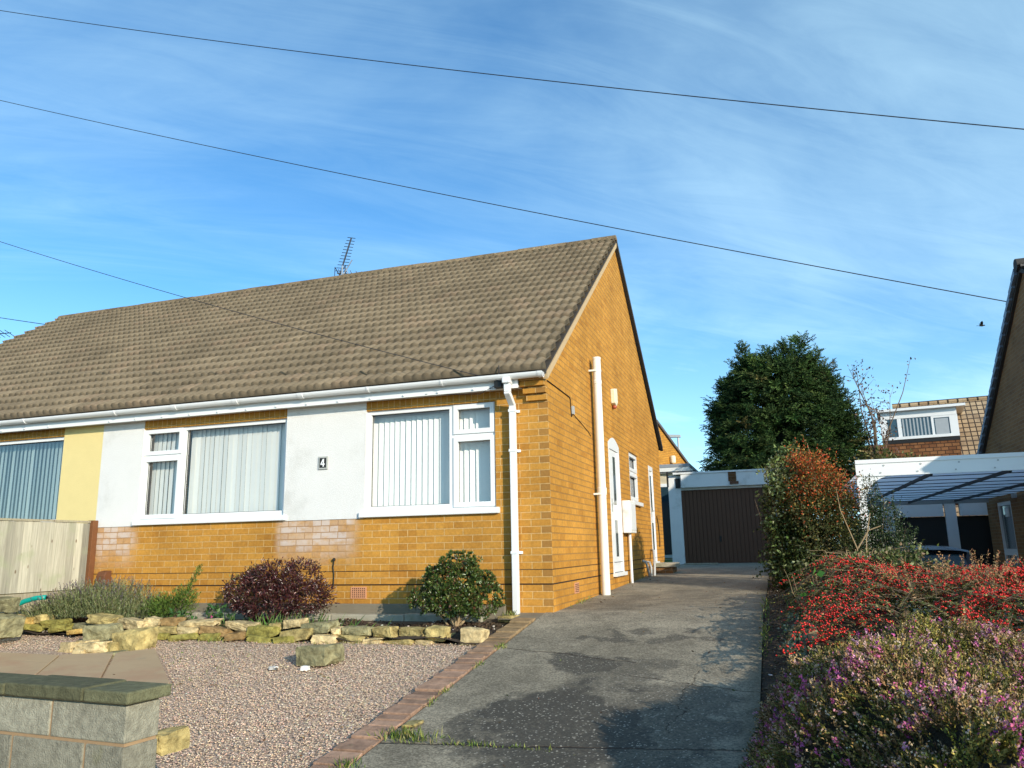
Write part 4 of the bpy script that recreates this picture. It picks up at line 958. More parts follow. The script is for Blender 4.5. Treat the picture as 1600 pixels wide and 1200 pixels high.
gx_, gy_ = np.meshgrid(np.arange(2.02, 4.7, .05), np.arange(-6.0, -1.4, .05)); gz2 = np.maximum(lumpy(gx_, gy_) - .075, gz(gx_, gy_) - .05); nx1 = gx_.shape[1]
ii = (np.arange(gx_.shape[0] - 1)[:, None] * nx1 + np.arange(nx1 - 1)[None]).ravel()
np_mesh('woody_core', np.stack([gx_, gy_, gz2], -1).reshape(-1, 3), np.stack([ii, ii + 1, ii + nx1 + 1, ii + nx1], 1), plain('dark_heather_wood', (.040, .030, .016), 1., .4, 60., 1., 120.), hb, smooth=True)
n = 30000
X = rng.uniform(2.03, 4.5, n); Y = rng.uniform(-5.9, -1.5, n); Z = lumpy(X, Y); keep = (Z > gz(X, Y) - .02) & (X < 2.6 + (Y + 5.6) * .85 + .9); X, Y, Z = X[keep], Y[keep], Z[keep]; n = len(X)
e_ = .03; nx_ = -(dome(X + e_, Y) - dome(X, Y)) / e_; ny_ = -(dome(X, Y + e_) - dome(X, Y)) / e_
sway = np.stack([nz3(X, Y, 3.2, 1.), nz3(X, Y, 3.2, 5.), 0 * X], 1)
D0 = unit(unit(np.stack([nx_, ny_, np.ones(n)], 1)) + .42 * rvec(n) + 1.2 * sway); H = .055 + .06 * rng.random(n) ** 1.5 + .07 * (rng.random(n) < .06)
patch = nz3(X, Y, 2.2, 0.); patch2 = nz3(X, Y, 4.2, 9.)
P0 = np.stack([X, Y, Z], 1) - D0 * (H * .6)[:, None] + np.array([0, 0, 1]) * rng.normal(0, .018, n)[:, None]
k = 11; f = np.linspace(.05, 1., k)
base_c = np.where((patch + .2 * rng.normal(size=n) > -.02)[:, None], pick([(3, (.25, .20, .04)), (2, (.36, .28, .075)), (2.4, (.085, .095, .02))], n, .28), pick([(3, (.27, .165, .07)), (2, (.37, .24, .12)), (2.4, (.10, .09, .026))], n, .28))
P = (P0[:, None] + D0[:, None] * (H[:, None] * f[None])[..., None]).reshape(-1, 3)
DD = unit(np.repeat(D0, k, 0) * .85 + .65 * rvec(n * k)); cc = np.repeat(base_c, k, 0) * (1 + .16 * rng.normal(size=(n * k, 1)))
leaf_obj('foliage', P, DD, .013 + .006 * rng.random(len(P)), .0085, np.clip(cc, .003, 1), M['needle'], hb)
pr = smooth((patch2 - .05) / .35); fl = rng.random(n) < .07 + .50 * pr
Pf = (P0 + D0 * (H * .98)[:, None])[fl]; Df = D0[fl]; m = 11
Ps = np.repeat(Pf, m, 0) + np.repeat(Df, m, 0) * rng.uniform(-.028, .010, len(Pf) * m)[:, None]; Ds = unit(np.repeat(Df, m, 0) * .4 + rvec(len(Ps)))
leaf_obj('flower', Ps, Ds, .014, .010, np.repeat(pick([(3, (.70, .17, .38)), (2, (.76, .38, .48)), (1., (.52, .10, .38)), (2, (.66, .46, .36))], len(Pf), .2), m, 0), M['flower_pink'], hb)
pale = (~fl) & (rng.random(n) < .16); Pf = (P0 + D0 * H[:, None])[pale]; Ps = np.repeat(Pf, 4, 0) + rng.normal(size=(len(Pf) * 4, 3)) * .006
leaf_obj('seed_head', Ps, rvec(len(Ps)), .010, .008, pick([(2, (.62, .45, .27)), (1, (.66, .46, .36))], len(Ps), .15), M['leaf'], hb)
# cotoneaster: arching herringbone branches full of red berries
ct = plant('cotoneaster', (3.2, -.6, -.6), 'spreading cotoneaster thick with red berries behind the heather', 'shrub')
nb_ = 520; mbk = MB(); LP, LD, LC, BP = [], [], [], []
for i in range(nb_):
    x = rng.uniform(2.45, 4.7); y = rng.uniform(-2.25, 1.0)
    zt = .04 + .05 * math.sin(x * 3) + .10 * smooth((y + 1.2) / 1.2) - .12 * max(0, x - 3.6) * .6 + rng.normal() * .04 - .16 * smooth((-1.2 - y) / .8) - .25 * smooth((2.72 - x) / .3) - .06
    az = rng.normal(R(200), .8); L = rng.uniform(.35, .75); d = np.array([math.cos(az), math.sin(az), 0])
    pts = []
    for j in range(7):
        f = j / 6; pts.append(np.array([x, y, zt - .22]) + d * L * (f - .5) + np.array([0, 0, .26 * math.sin(math.pi * (.18 + .62 * f))]) + rng.normal(size=3) * .008)
    mbk.tube(pts, [.0038 * (1 - .6 * j / 6) for j in range(7)], 4, False)
    pts = np.array(pts); red = (mnoise.noise(Vector((x * 2.1, y * 2.1, 4))) + .22 * rng.normal()) > .17; m = 95
    ff = rng.random(m) * 5.99; a = ff.astype(int); q = pts[a] + (pts[a + 1] - pts[a]) * (ff - a)[:, None]; tdir = unit(pts[a + 1] - pts[a])
    sidev = unit(np.cross(tdir, np.array([0, 0, 1.]))) * np.where(rng.random(m) < .5, 1, -1)[:, None]
    LP.append(q); LD.append(unit(sidev + tdir * .5 + .25 * rvec(m))); LC.append(pick([(4, (.085, .105, .03)), (2, (.18, .165, .05)), (.8, (.26, .065, .03)), (.8, (.30, .22, .08))] if i % 5 else [(2, (.22, .13, .06)), (2, (.30, .20, .09)), (2, (.12, .12, .04))], m, .22))
    if red:
        mb_ = rng.integers(40, 95); ff = rng.random(mb_) * 5.99; a = ff.astype(int); q = pts[a] + (pts[a + 1] - pts[a]) * (ff - a)[:, None] + rng.normal(size=(mb_, 3)) * .014 + np.array([0, 0, .004]); BP.append(q)
LP, LD, LC = np.concatenate(LP), np.concatenate(LD), np.concatenate(LC)
leaf_obj('foliage', LP, LD, .029, .014, LC, M['leaf'], ct)
mbk.build('stem', M['bark'], ct)
BP = np.concatenate(BP); n = len(BP); s = .0062 + .0022 * rng.random(n)
octv = np.array([(1, 0, 0), (-1, 0, 0), (0, 1, 0), (0, -1, 0), (0, 0, 1), (0, 0, -1)], float); octf = np.array([(0, 2, 4), (2, 1, 4), (1, 3, 4), (3, 0, 4), (2, 0, 5), (1, 2, 5), (3, 1, 5), (0, 3, 5)])
V = (BP[:, None] + octv[None] * s[:, None, None]).reshape(-1, 3); F = (np.arange(n)[:, None, None] * 6 + octf[None]).reshape(-1, 3)
bo = np_mesh('berries', V, F, M['berry'], ct, np.repeat(pick([(4, (.68, .020, .016)), (2, (.78, .05, .03)), (1, (.40, .014, .016))], n, .18), 8, 0), smooth=True); bo['kind'] = 'stuff'
# straw coloured upright shoots between the two
P, D = clumps([((3.75, -.7, .10), (.35, .2, .04)), ((4.05, -1.05, .02), (.4, .2, .05)), ((3.2, -.9, .06), (.3, .2, .04))], 85, 1, .02, 1.2, .3, .2)
k = 24; f = np.linspace(0, 1, k); P2 = (P[:, None] + D[:, None] * (.15 * f)[None, :, None]).reshape(-1, 3); D2 = unit(np.repeat(D, k, 0) * .5 + rvec(len(P2)))
p = plant('tree_heath', (3.7, -1.0, -.6), 'orange tipped upright heath shoots among the red berries', 'heather')
leaf_obj('foliage', P2, D2, .020, .007, pick([(2, (.48, .24, .11)), (2, (.42, .28, .14)), (1, (.32, .16, .08))], len(P2), .15), M['needle'], p)
# big-leaved seedling at the left tip of the cotoneaster
p = plant('bramble_seedling', (2.55, -.9, -.35), 'few large bright green leaves standing above the left end of the berries', 'plant')
P = np.array([(2.52, -.95, .10), (2.55, -.97, .11), (2.53, -1.0, .02), (2.58, -.98, .0), (2.47, -1.02, -.05), (2.50, -1.0, -.1), (2.63, -.95, -.02), (2.44, -.98, -.12)])
leaf_obj('foliage', P, unit(np.array([(.3, -.3, .6), (.8, -.4, .2), (-.2, -.7, .3), (.6, -.6, .1), (-.9, -.3, .1), (-.6, -.7, 0), (.7, -.5, .3), (-.5, -.6, -.2)])), .085, .06, pick([(1, (.12, .30, .05))], 8, .12), M['leaf'], p, .1)
mb = MB(); branches(mb, (2.56, -.9, -.4), P[:4] , .004, .1); branches(mb, (2.45, -.8, -.3), [(2.36, -.9, .12), (2.30, -1.1, .16)], .006, .05); mb.build('stem', M['twig'], p)
# grey-leaved low weed by the verge
p = plant('grey_weed', (2.36, -.7, -.36), 'small silvery weed at the verge below the cotoneaster', 'plant')
P, D = clumps([((2.36, -.8, -.30), (.10, .3, .08)), ((2.34, -1.5, -.40), (.09, .25, .07))], 70, 8, .015, .6, .7)
leaf_obj('foliage', P, D, .035, .016, pick([(2, (.22, .26, .20)), (1, (.14, .20, .10))], len(P)), M['leaf'], p)
# tall mixed hedge: pale leaved climber, fiery shrub, dark box-leaved shrub, bare twigs, ivy
p = plant('climbing_shrub', (2.35, 3.2, -.25), 'tall dark shrub with pale green leaves overhanging the drive by the garage', 'shrub')
B = [((2.50, 3.3, .25), (.34, .6, .55)), ((2.44, 3.3, .85), (.30, .5, .42)), ((2.52, 3.5, 1.35), (.26, .4, .28)), ((2.50, 3.2, .0), (.36, .7, .35)), ((2.8, 3.6, .5), (.5, .5, .6)), ((2.36, 3.0, 1.15), (.17, .25, .22)), ((2.24, 3.0, .55), (.12, .2, .16))]
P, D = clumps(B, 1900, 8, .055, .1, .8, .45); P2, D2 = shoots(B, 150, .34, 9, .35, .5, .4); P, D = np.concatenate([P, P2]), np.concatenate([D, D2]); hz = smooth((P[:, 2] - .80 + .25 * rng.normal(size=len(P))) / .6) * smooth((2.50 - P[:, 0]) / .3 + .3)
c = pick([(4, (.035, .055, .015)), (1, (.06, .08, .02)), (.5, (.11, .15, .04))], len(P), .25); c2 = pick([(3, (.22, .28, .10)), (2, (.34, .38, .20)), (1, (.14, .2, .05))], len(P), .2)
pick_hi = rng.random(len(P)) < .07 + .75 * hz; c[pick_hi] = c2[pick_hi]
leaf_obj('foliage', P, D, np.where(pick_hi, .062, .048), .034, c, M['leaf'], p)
mb = MB(); branches(mb, (2.5, 3.3, -.4), [b[0] for b in B] + [(2.2, 3., 1.4), (2.35, 3.3, 1.6), (2.55, 3.4, 1.7), (2.12, 3.1, .5), (2.02, 2.9, .95)], .02, .2); mb.build('stem', M['bark'], p)
p = plant('fiery_shrub', (2.95, 3.0, -.35), 'autumn shrub turning orange red at the top beside the white carport', 'shrub')
B = [((2.82, 3.0, 1.18), (.36, .35, .26)), ((2.72, 3.0, 1.42), (.22, .25, .16)), ((3.10, 3.0, .92), (.22, .3, .20)), ((2.85, 3.0, .75), (.42, .4, .36)), ((3.0, 2.9, .3), (.46, .4, .45)), ((2.62, 2.9, .9), (.2, .25, .25))]
P, D = clumps(B, 2100, 9, .05, .1, .9, .35); P2, D2 = shoots(B, 190, .30, 12, .6, .5, .25); P, D = np.concatenate([P, P2]), np.concatenate([D, D2]); top = smooth((P[:, 2] - .78 + .22 * rng.normal(size=len(P))) / .5)
c = pick([(3, (.075, .09, .025)), (2, (.13, .11, .035)), (2, (.05, .065, .018)), (.4, (.25, .2, .06))], len(P), .25); c2 = pick([(4, (.58, .095, .03)), (2, (.48, .17, .04)), (1.2, (.26, .18, .05)), (.8, (.56, .36, .08)), (1.3, (.11, .12, .03))], len(P), .22)
hi = rng.random(len(P)) < top * .85; c[hi] = c2[hi]
leaf_obj('foliage', P, D, .034, .018, c, M['leaf'], p)
mb = MB(); branches(mb, (2.9, 3.0, -.5), [b[0] for b in B] + [(2.6, 3., 1.6), (2.75, 3., 1.68), (3.2, 3, 1.3), (2.4, 2.9, 1.3)], .018, .2); mb.build('stem', M['twig'], p)
p = plant('dark_shrub', (3.5, 2.7, -.6), 'dark upright small leaved shrub with white speckles in front of the carport post', 'shrub')
B = [((3.42, 2.7, .80), (.10, .12, .36)), ((3.58, 2.7, .55), (.16, .18, .34)), ((3.40, 2.65, .25), (.26, .22, .36)), ((3.66, 2.7, .20), (.22, .2, .28)), ((3.52, 2.7, -.1), (.34, .3, .3))]
P, D = clumps(B, 1500, 8, .035, .5, .8, .35); P2, D2 = shoots(B, 120, .22, 14, .8, .4); P, D = np.concatenate([P, P2]), np.concatenate([D, D2])
leaf_obj('foliage', P, D, .026, .013, pick([(5, (.03, .055, .018)), (2, (.055, .085, .025)), (.7, (.38, .36, .30))], len(P), .25), M['leaf'], p)
tw = rng.random((60, 1)); Pq = np.array([3.42, 2.7, .95]) + (np.array([-.10, 0, .42]) if True else 0) * tw + rng.normal(size=(60, 3)) * .015
mb = MB(); branches(mb, (3.5, 2.7, -.7), [(3.36, 2.7, 1.22), (3.50, 2.7, 1.12), (3.62, 2.7, .9), (3.78, 2.7, .55), (3.3, 2.7, .6)], .012, .12)
mb.build('stem', M['bark'], p)
P, D = clumps([((3.37, 2.7, 1.08), (.03, .03, .16)), ((3.50, 2.7, 1.0), (.04, .04, .14)), ((3.8, 2.7, .5), (.12, .06, .10))], 60, 7, .012, .8, .6)
leaf_obj('foliage', P, D, .022, .011, pick([(5, (.035, .06, .02)), (1, (.08, .11, .03))], len(P)), M['leaf'], p)
p = plant('bare_twigs', (3.15, 2.0, -.5), 'tangle of bare straw coloured twigs below the orange red shrub', 'shrub')
mb = MB()
for i in range(70):
    x, y = rng.normal(3.12, .13), rng.normal(2.0, .1); az = rng.uniform(0, 6.28); L = rng.uniform(.2, .55)
    mb.tube([(x, y, -.15), (x + .3 * L * math.cos(az), y + .2 * L * math.sin(az), -.15 + L * .8), (x + .75 * L * math.cos(az + .5), y + .3 * L * math.sin(az), -.15 + L * .75 + .05 * rng.normal())], [.006, .004, .002], 4, False)
for a in (((3.2, 2., -.2), (3.14, 2., .3), (3.0, 2., .75), (2.98, 2, 1.0)), ((3.2, 2., -.2), (3.25, 2., .4), (3.32, 2, .7)), ((3.15, 2, .3), (3.28, 2, .5), (3.42, 2, .55))): mb.tube(a, [.009, .007, .005, .002][:len(a)], 5, False)
mb.build('stem', M['twig'], p)
p = plant('ivy', (3.8, 1.0, -.7), 'straggling light green ivy over the bank in front of the black car', 'ivy')
B = [((3.42, .9, .10), (.20, .3, .15)), ((3.80, .95, -.06), (.22, .3, .14)), ((3.3, 1.2, .10), (.3, .4, .14)), ((4.2, .9, -.14), (.25, .3, .12)), ((3.62, .9, .22), (.09, .12, .07)), ((2.9, 1.2, .05), (.4, .4, .12)), ((3.6, 1.2, -.3), (.7, .5, .35))]
P, D = clumps(B, 1500, 5, .05, .3, .8, .4)
leaf_obj('foliage', P, D, .042, .034, pick([(3, (.10, .13, .035)), (2, (.17, .20, .06)), (1.4, (.05, .07, .02)), (.8, (.30, .29, .14)), (.8, (.22, .16, .08))], len(P), .22), M['leaf'], p)
mb = MB(); branches(mb, (3.6, 1., -.6), [(3.62, .9, .31), (3.9, .9, .12), (3.4, 1, .25), (3.5, .9, .3), (4.2, .9, .1), (3.1, 1.1, .2), (2.8, 1., .15)], .008, .25); mb.build('stem', M['twig'], p)
# kerb stones of the verge
kb = MB(); y = 5.5
while y > -1.2:
    L = rng.uniform(.18, .35); kb.cc = tuple(np.array([.32, .25, .15]) * (1 + .15 * rng.normal())); zz = float(zl(y)); kb.box(2.43 + .02 * rng.normal(), 2.52, y - L, y - .015, zz - .1, zz + .07 + .02 * rng.normal()); y -= L
tag(kb.build('stone_edging', M['block'], bevel=.012, color=True), 'row of small buff edging stones along the planted strip right of the drive', 'edging')
# ------------------------------------------------------------------ garage at the end of the drive
ga = thing('garage', (1.1, 13, -.15), 'white painted garage with brown ribbed up-and-over door at the end of the drive', 'garage')
g = MB(); g.box(-.40, -.075, 13.0, 18.5, -.4, 2.20); g.box(2.25, 2.5, 13.0, 18.5, -.4, 2.20); g.box(-.075, 2.25, 13.0, 13.12, 1.80, 2.20); g.box(-.075, 2.25, 18.3, 18.5, -.4, 2.2)
g.build('wall', M['wall_white'], ga)
g = MB(); g.box(-.05, 2.7, 12.88, 12.999, 1.86, 2.21); g.box(-.25, 2.7, 12.86, 18.6, 2.212, 2.26); g.build('fascia', M['wall_white'], ga, bevel=.006)
g = MB(); g.box(-.07, 2.24, 12.99, 12.998, 1.80, 1.855); g.build('trim', M['upvc_old'], ga)
d = MB(); x = -.07
while x < 2.24: d.box(x, x + .085, 13.03, 13.09, -.165, 1.80); d.box(x + .086, x + .101, 13.05, 13.09, -.165, 1.80); x += .102
gd = d.build('garage_door', M['door_brown'], ga)
d = MB(); d.lathe((.86, 13.0, .55), [(.03, 0), (.03, .02), (.012, .03)], 8, 'Y'); d.box(.84, .88, 12.99, 13.03, .45, .6); d.build('handle', M['black'], gd)
g = MB(); g.box(1.17, 1.37, 12.86, 12.879, 1.98, 2.22); g.build('bracket', M['brick_dark'], ga); 
g = MB(); g.box(1.20, 1.42, 12.84, 12.879, 1.905, 1.975); g.build('lamp', M['brown_vent'], ga)
g = MB(); g.box(-.20, -.08, 12.975, 12.999, 1.86, 2.12); g.build('dark_board', M['black'], ga)
g = MB(); g.box(-.8, .35, 12.95, 13.0, 2.285, 2.31); g.box(-.42, -.38, 12.9, 13.0, 1.9, 2.28); g.box(-.15, -.11, 12.9, 12.98, 2.2, 2.285); tag(g.build('timber_rail', M['black']), 'dark timber pergola rail above the left edge of the white garage', 'pergola')
sl = MB(); sl.box(.05, .85, 11.6, 11.75, -.085, -.055); tag(sl.build('paving_plank', M['conc']), 'pale plank lying across the drive before the brown garage door', 'plank')
# ------------------------------------------------------------------ neighbour on the right: house, carport, car, garages
rh = thing('bungalow', (9, 4.5, -1.2), 'shaded brown brick bungalow with tiled gable at the right edge', 'house')
mR, mF = .638, .46; ax, ay, az = 7.1, 8.29, 5.45  # unseen front pitch mF and house position shaped to shade garage and carport fascia
w = MB(); e0, e1 = 1.95, 13.5; D3 = (11.46, 12.58, -1.15, 1.19)
def side_r(u, d, z): return (ax + d, u, z)
cell_wall(w, [e0, e1], [-1.4, 1.6], [D3], side_r, .08)
w.poly([(ax, e0, 1.6), (ax, e1, 1.6), (ax, e1, az - (e1 - ay) * mR), (ax, ay, az - .08), (ax, e0, az - (ay - e0) * mF)])
w.quad((ax, e0, -1.4), (15, e0, -1.4), (15, e0, 2.5), (ax, e0, 2.5)); w.quad((ax, e1, -1.4), (15, e1, -1.4), (15, e1, 2.1), (ax, e1, 2.1)); w.quad((15, e0, -1.4), (15, e1, -1.4), (15, e1, 2.1), (15, e0, 2.5))
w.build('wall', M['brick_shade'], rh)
dr = MB(); a = D3
for q in ((a[0], a[0] + .07, a[2], a[3]), (a[1] - .07, a[1], a[2], a[3]), (a[0] + .07, a[1] - .07, a[3] - .08, a[3]), (a[0] + .07, a[1] - .07, .02, .16)): bx(dr, side_r, q[0], q[1], .01, .08, q[2], q[3])
dd = dr.build('door', M['upvc'], rh)
dr = MB(); bx(dr, side_r, a[0] + .07, a[1] - .07, .05, .08, a[2], .02); bx(dr, side_r, a[0] + .07, a[1] - .07, .05, .08, .16, a[3] - .08); dr.build('door_glazing', M['door_glass'], dd)
dr = MB(); bx(dr, side_r, a[0] + .40, a[0] + .66, .03, .05, .86, 1.05); dr.build('notice', M['white'], dd)
lm = MB(); bx(lm, side_r, 10.9, 11.04, -.07, 0, 1.22, 1.37); lm.build('wall_lamp', M['grey'], rh)
roof_slope('roof', ax - .10, 15.2, M['tiles'], rh, None, m=mR, y0=ay + 5.4, z0=az - 5.4 * mR, length=6.4, cols=[(.07, .08, .095), (.10, .11, .13), (.08, .085, .1)], sgn=-1, per=.15, gauge=.30, res=5)
roof_slope('roof', ax - .10, 15.2, M['tiles'], rh, None, m=mF, y0=ay - 6.5, z0=az - 6.5 * mF, length=7.15, cols=[(.10, .10, .10), (.15, .14, .13), (.12, .11, .11)], per=.15, gauge=.30, res=5)
rr = MB(); rr.prism([(ax - .06, ay - 6.5, az - 6.5 * mF - .01), (ax - .06, ay, az - .03), (ax - .06, ay + 5.4, az - 5.4 * mR - .01), (ax - .06, ay + 5.4, az - 5.4 * mR - .10), (ax - .06, ay, az - .12), (ax - .06, ay - 6.5, az - 6.5 * mF - .10)], (8.2, 0, 0)); rr.build('roof_deck', M['dark_tile_edge'], rh)
rg = MB(); rg.tube([(ax - .11, ay, az + .03), (15.2, ay, az + .03)], .12, 10); rg.build('ridge_tile', M['dark_tile_edge'], rh)
ve = MB(); y = ay + .1
while y < ay + 5.3:
    z = az - (y - ay) * mR + .06; ve.prism([(ax - .125, y, z), (ax - .125, y + .26, z - .26 * mR + .03), (ax - .125, y + .26, z - .26 * mR - .09), (ax - .125, y, z - .13)], (.06, 0, 0)); y += .27
ve.build('verge_tile', plain('blue_grey_verge', (.16, .20, .26), .5, .2, 6.), rh)

cp_ = thing('carport', (4.7, 6, -1.25), 'white framed carport with translucent sheet roof against the right hand house', 'carport')
c = MB(); c.box(3.40, 6.98, 3.96, 4.0, 1.275, 1.50); c.box(3.40, 6.98, 3.945, 3.96, 1.455, 1.51); fsc = c.build('fascia', M['upvc'], cp_)
c = MB()
for x in np.arange(3.72, 6.9, .47):
    for z in (1.32, 1.42): c.lathe((x + (.05 if z > 1.4 else 0), 3.957, z), [(.012, -.006), (.012, .0), (.001, .001)], 8, 'Y')
c.build('screw_cap', M['grey'], fsc)
c = MB(); c.box(3.40, 3.50, 3.97, 4.07, -1.3, 1.274); n = 8
c.prism([(3.50, 3.98, 1.274), (3.50, 3.98, .92)] + [(3.50 + .36 * (1 - math.cos(a)), 3.98, .92 + .354 * math.sin(a)) for a in np.linspace(.15, math.pi / 2, n)], (0, .05, 0))
c.build('post', M['upvc'], cp_); c = MB(); c.box(3.40, 3.50, 12.3, 12.4, -1.3, 1.26); c.build('post', M['upvc'], cp_)
c = MB(); c.quad((3.40, 4.01, 1.31), (7.0, 4.01, 1.31), (7.0, 12.8, 1.31), (3.40, 12.8, 1.31)); c.build('roof_sheet', M['carport_sheet'], cp_)
c = MB()
for x in (4.36, 5.32, 6.3): c.box(x - .018, x + .018, 4.01, 12.8, 1.255, 1.299)
for y in np.arange(4.7, 12.8, .85): c.box(3.42, 6.98, y - .008, y + .008, 1.288, 1.2995)
c.build('rafter', M['black'], cp_)
c = MB(); c.box(3.40, 7.0, 12.8, 12.85, 1.22, 1.33); c.build('gutter', M['grey'], cp_)

# hatchback under the carport
car = thing('parked_car', (4.35, 7.0, -1.27), 'black hatchback parked nose-in under the carport behind the shrubs', 'car')
cx, cy0, g0 = 4.33, 5.05, -1.185
secs = [(0., .20, .55, .55, .80), (.04, .16, .90, .62, .86), (.25, .15, 1.02, .60, .88), (.75, .15, 1.02, .60, .88), (2.6, .15, .98, .6, .88), (3.0, .15, .95, .6, .88), (3.8, .16, .82, .5, .84), (4.05, .25, .62, .5, .70)]
V = []; n = 12
for (yy, zb, zt, _, hw) in secs:
    ring = [(-hw * .93, zb), (-hw, zb + .2), (-hw, zb + (zt - zb) * .62), (-hw * .965, zt - .04), (-hw * .88, zt), (-hw * .3, zt + .015), (hw * .3, zt + .015), (hw * .88, zt), (hw * .965, zt - .04), (hw, zb + (zt - zb) * .62), (hw, zb + .2), (hw * .93, zb)]
    V += [(cx + a, cy0 + yy, g0 + b) for a, b in ring]
mb = MB(); mb.add(V, [(i * n + k, i * n + (k + 1) % n, (i + 1) * n + (k + 1) % n, (i + 1) * n + k) for i in range(len(secs) - 1) for k in range(n)] + [list(range(n)), [(len(secs) - 1) * n + k for k in range(n)]])
mb.build('body', M['car_paint'], car, smooth=True)
# glasshouse as a tapering hull, then roof skin
def hull(ys, mat, name, inset=0., parent=car):
    V = []
    for yy, zb, zt, wb, wt in ys:
        V += [(cx - wb, cy0 + yy, g0 + zb), (cx - wt, cy0 + yy, g0 + zt - .04), (cx - wt * .86, cy0 + yy, g0 + zt), (cx + wt * .86, cy0 + yy, g0 + zt), (cx + wt, cy0 + yy, g0 + zt - .04), (cx + wb, cy0 + yy, g0 + zb)]
    m = MB(); k = 6; m.add(V, [(i * k + j, i * k + (j + 1) % k, (i + 1) * k + (j + 1) % k, (i + 1) * k + j) for i in range(len(ys) - 1) for j in range(k)] + [list(range(k)), [(len(ys) - 1) * k + j for j in range(k)]])
    return m.build(name, mat, parent, smooth=False, bevel=.02)
hull([(.10, .98, 1.02, .78, .76), (.34, .98, 1.40, .80, .64), (1.2, .98, 1.44, .81, .65), (2.1, .98, 1.40, .81, .64), (2.95, .96, 1.0, .78, .76)], M['car_paint'], 'cabin')
m = MB(); V = []
for i, (yy, z) in enumerate(((.22, 1.42), (.36, 1.455), (1.2, 1.485), (2.05, 1.445))):
    for f in (-1, -.8, -.4, 0, .4, .8, 1): V.append((cx + f * .63, cy0 + yy, g0 + z - .05 * f ** 4))
m.add(V, [(i * 7 + j, i * 7 + j + 1, (i + 1) * 7 + j + 1, (i + 1) * 7 + j) for i in range(3) for j in range(6)]); m.build('roof', M['car_roof'], car, smooth=True)
m = MB(); m.prism([(cx - .60, cy0 + .118, g0 + 1.06), (cx + .60, cy0 + .118, g0 + 1.06), (cx + .53, cy0 + .285, g0 + 1.34), (cx - .53, cy0 + .285, g0 + 1.34)], (0, -.012, .006)); rw = m.build('rear_window', M['car_glass'], car)
m = MB(); m.tube([(cx - .02, cy0 + .10, g0 + 1.07), (cx + .34, cy0 + .115, g0 + 1.10)], .012, 6); m.build('wiper', M['black'], rw)
for s in (-1, 1):
    m = MB(); m.poly([(cx + s * .823, cy0 + .42, g0 + 1.02), (cx + s * .823, cy0 + 2.55, g0 + 1.02), (cx + s * .672, cy0 + 1.95, g0 + 1.345), (cx + s * .668, cy0 + .5, g0 + 1.345)]); m.build('side_window', M['car_glass'], car)
    m = MB(); m.box(cx + s * .60 - .17, cx + s * .60 + .17, cy0 - .012, cy0 + .10, g0 + .72, g0 + .92); m.build('tail_light', M['lamp_red'], car, bevel=.03)
    m = MB(); m.box(cx + s * .93 - .09, cx + s * .93 + .09, cy0 + 2.45, cy0 + 2.55, g0 + 1.0, g0 + 1.12); m.build('wing_mirror', M['car_paint'], car, bevel=.03)
    for yy in (.75, 3.2):
        m = MB(); m.lathe((cx + s * .80, cy0 + yy, g0 + .31), [(.2, -.1), (.31, -.09), (.31, .09), (.2, .1)], 20, 'X'); wh = m.build('wheel', M['tyre'], car)
        m = MB(); m.lathe((cx + s * .80, cy0 + yy, g0 + .31), [(.05, -.11), (.19, -.105), (.19, .105), (.05, .11)], 14, 'X'); m.build('rim', M['alu'], wh)
m = MB(); m.tube([(cx, cy0 + .38, g0 + 1.47), (cx + .0, cy0 + .30, g0 + 1.54)], [.02, .008], 6); m.build('aerial', M['black'], car)
m = MB(); m.box(cx - .26, cx + .26, cy0 - .02, cy0 - .004, g0 + .60, g0 + .71); m.build('number_plate', M['cream_plastic'], car)

ng = thing('garage', (5.6, 13.5, -1.25), 'neighbour garages with white fascias and dark doors seen under the carport', 'garage')
g = MB(); g.box(4.5, 9.5, 14.5, 19, -1.4, .97); g.build('door', M['black'], ng)
g = MB(); g.box(4.88, 5.16, 14.42, 14.49, -1.3, 1.36); g.build('pillar', M['wall_white'], ng); g = MB(); g.box(6.35, 6.60, 14.4, 14.49, -1.3, 1.40); g.build('pillar', M['wall_white'], ng)
g = MB(); g.box(5.20, 6.31, 14.38, 14.49, .975, 1.36); g.build('fascia', M['wall_white'], ng); g = MB(); g.box(6.68, 9.5, 14.35, 14.49, .975, 1.40); g.build('fascia', M['wall_white'], ng)
g = MB(); g.box(4.5, 9.5, 14.3, 19, 1.405, 1.46); g.build('roof', M['grey'], ng)
grid_sheet('neighbour_drive', np.linspace(3.75, 7.08, 6), np.linspace(-10, 14.6, 24), .0, M['conc'])
# ------------------------------------------------------------------ houses behind
bh = thing('distant_house', (-2.5, 25, 0.2), 'orange brick gable end rising behind the rear corner of the bungalow', 'house')
ap = Vector((-2.30, 25, 5.60)); dv = Vector((.436, .90, 0)).normalized(); back = Vector((-.90, .436, 0)).normalized(); mm = .74; hw = 4.2
def gp(s, z): q = ap + dv * s; return (q.x, q.y, z)
w = MB(); w.prism([gp(-hw, 0), gp(hw, 0), gp(hw, ap.z - hw * mm), gp(0, ap.z - .05), gp(-hw, ap.z - hw * mm)], tuple(back * 9)); w.build('wall', M['brick_gable'], bh)
w = MB()
for s in (-1, 1): w.prism([tuple(Vector(gp(0, ap.z + .06)) - back * .1), tuple(Vector(gp(s * (hw + .3), ap.z - (hw + .3) * mm + .06)) - back * .1), tuple(Vector(gp(s * (hw + .3), ap.z - (hw + .3) * mm - .06)) - back * .1), tuple(Vector(gp(0, ap.z - .06)) - back * .1)], tuple(back * 9.2))
w.build('roof', plain('distant_dark_tiles', (.10, .09, .085), .9, .3, 9., .4, 20.), bh)
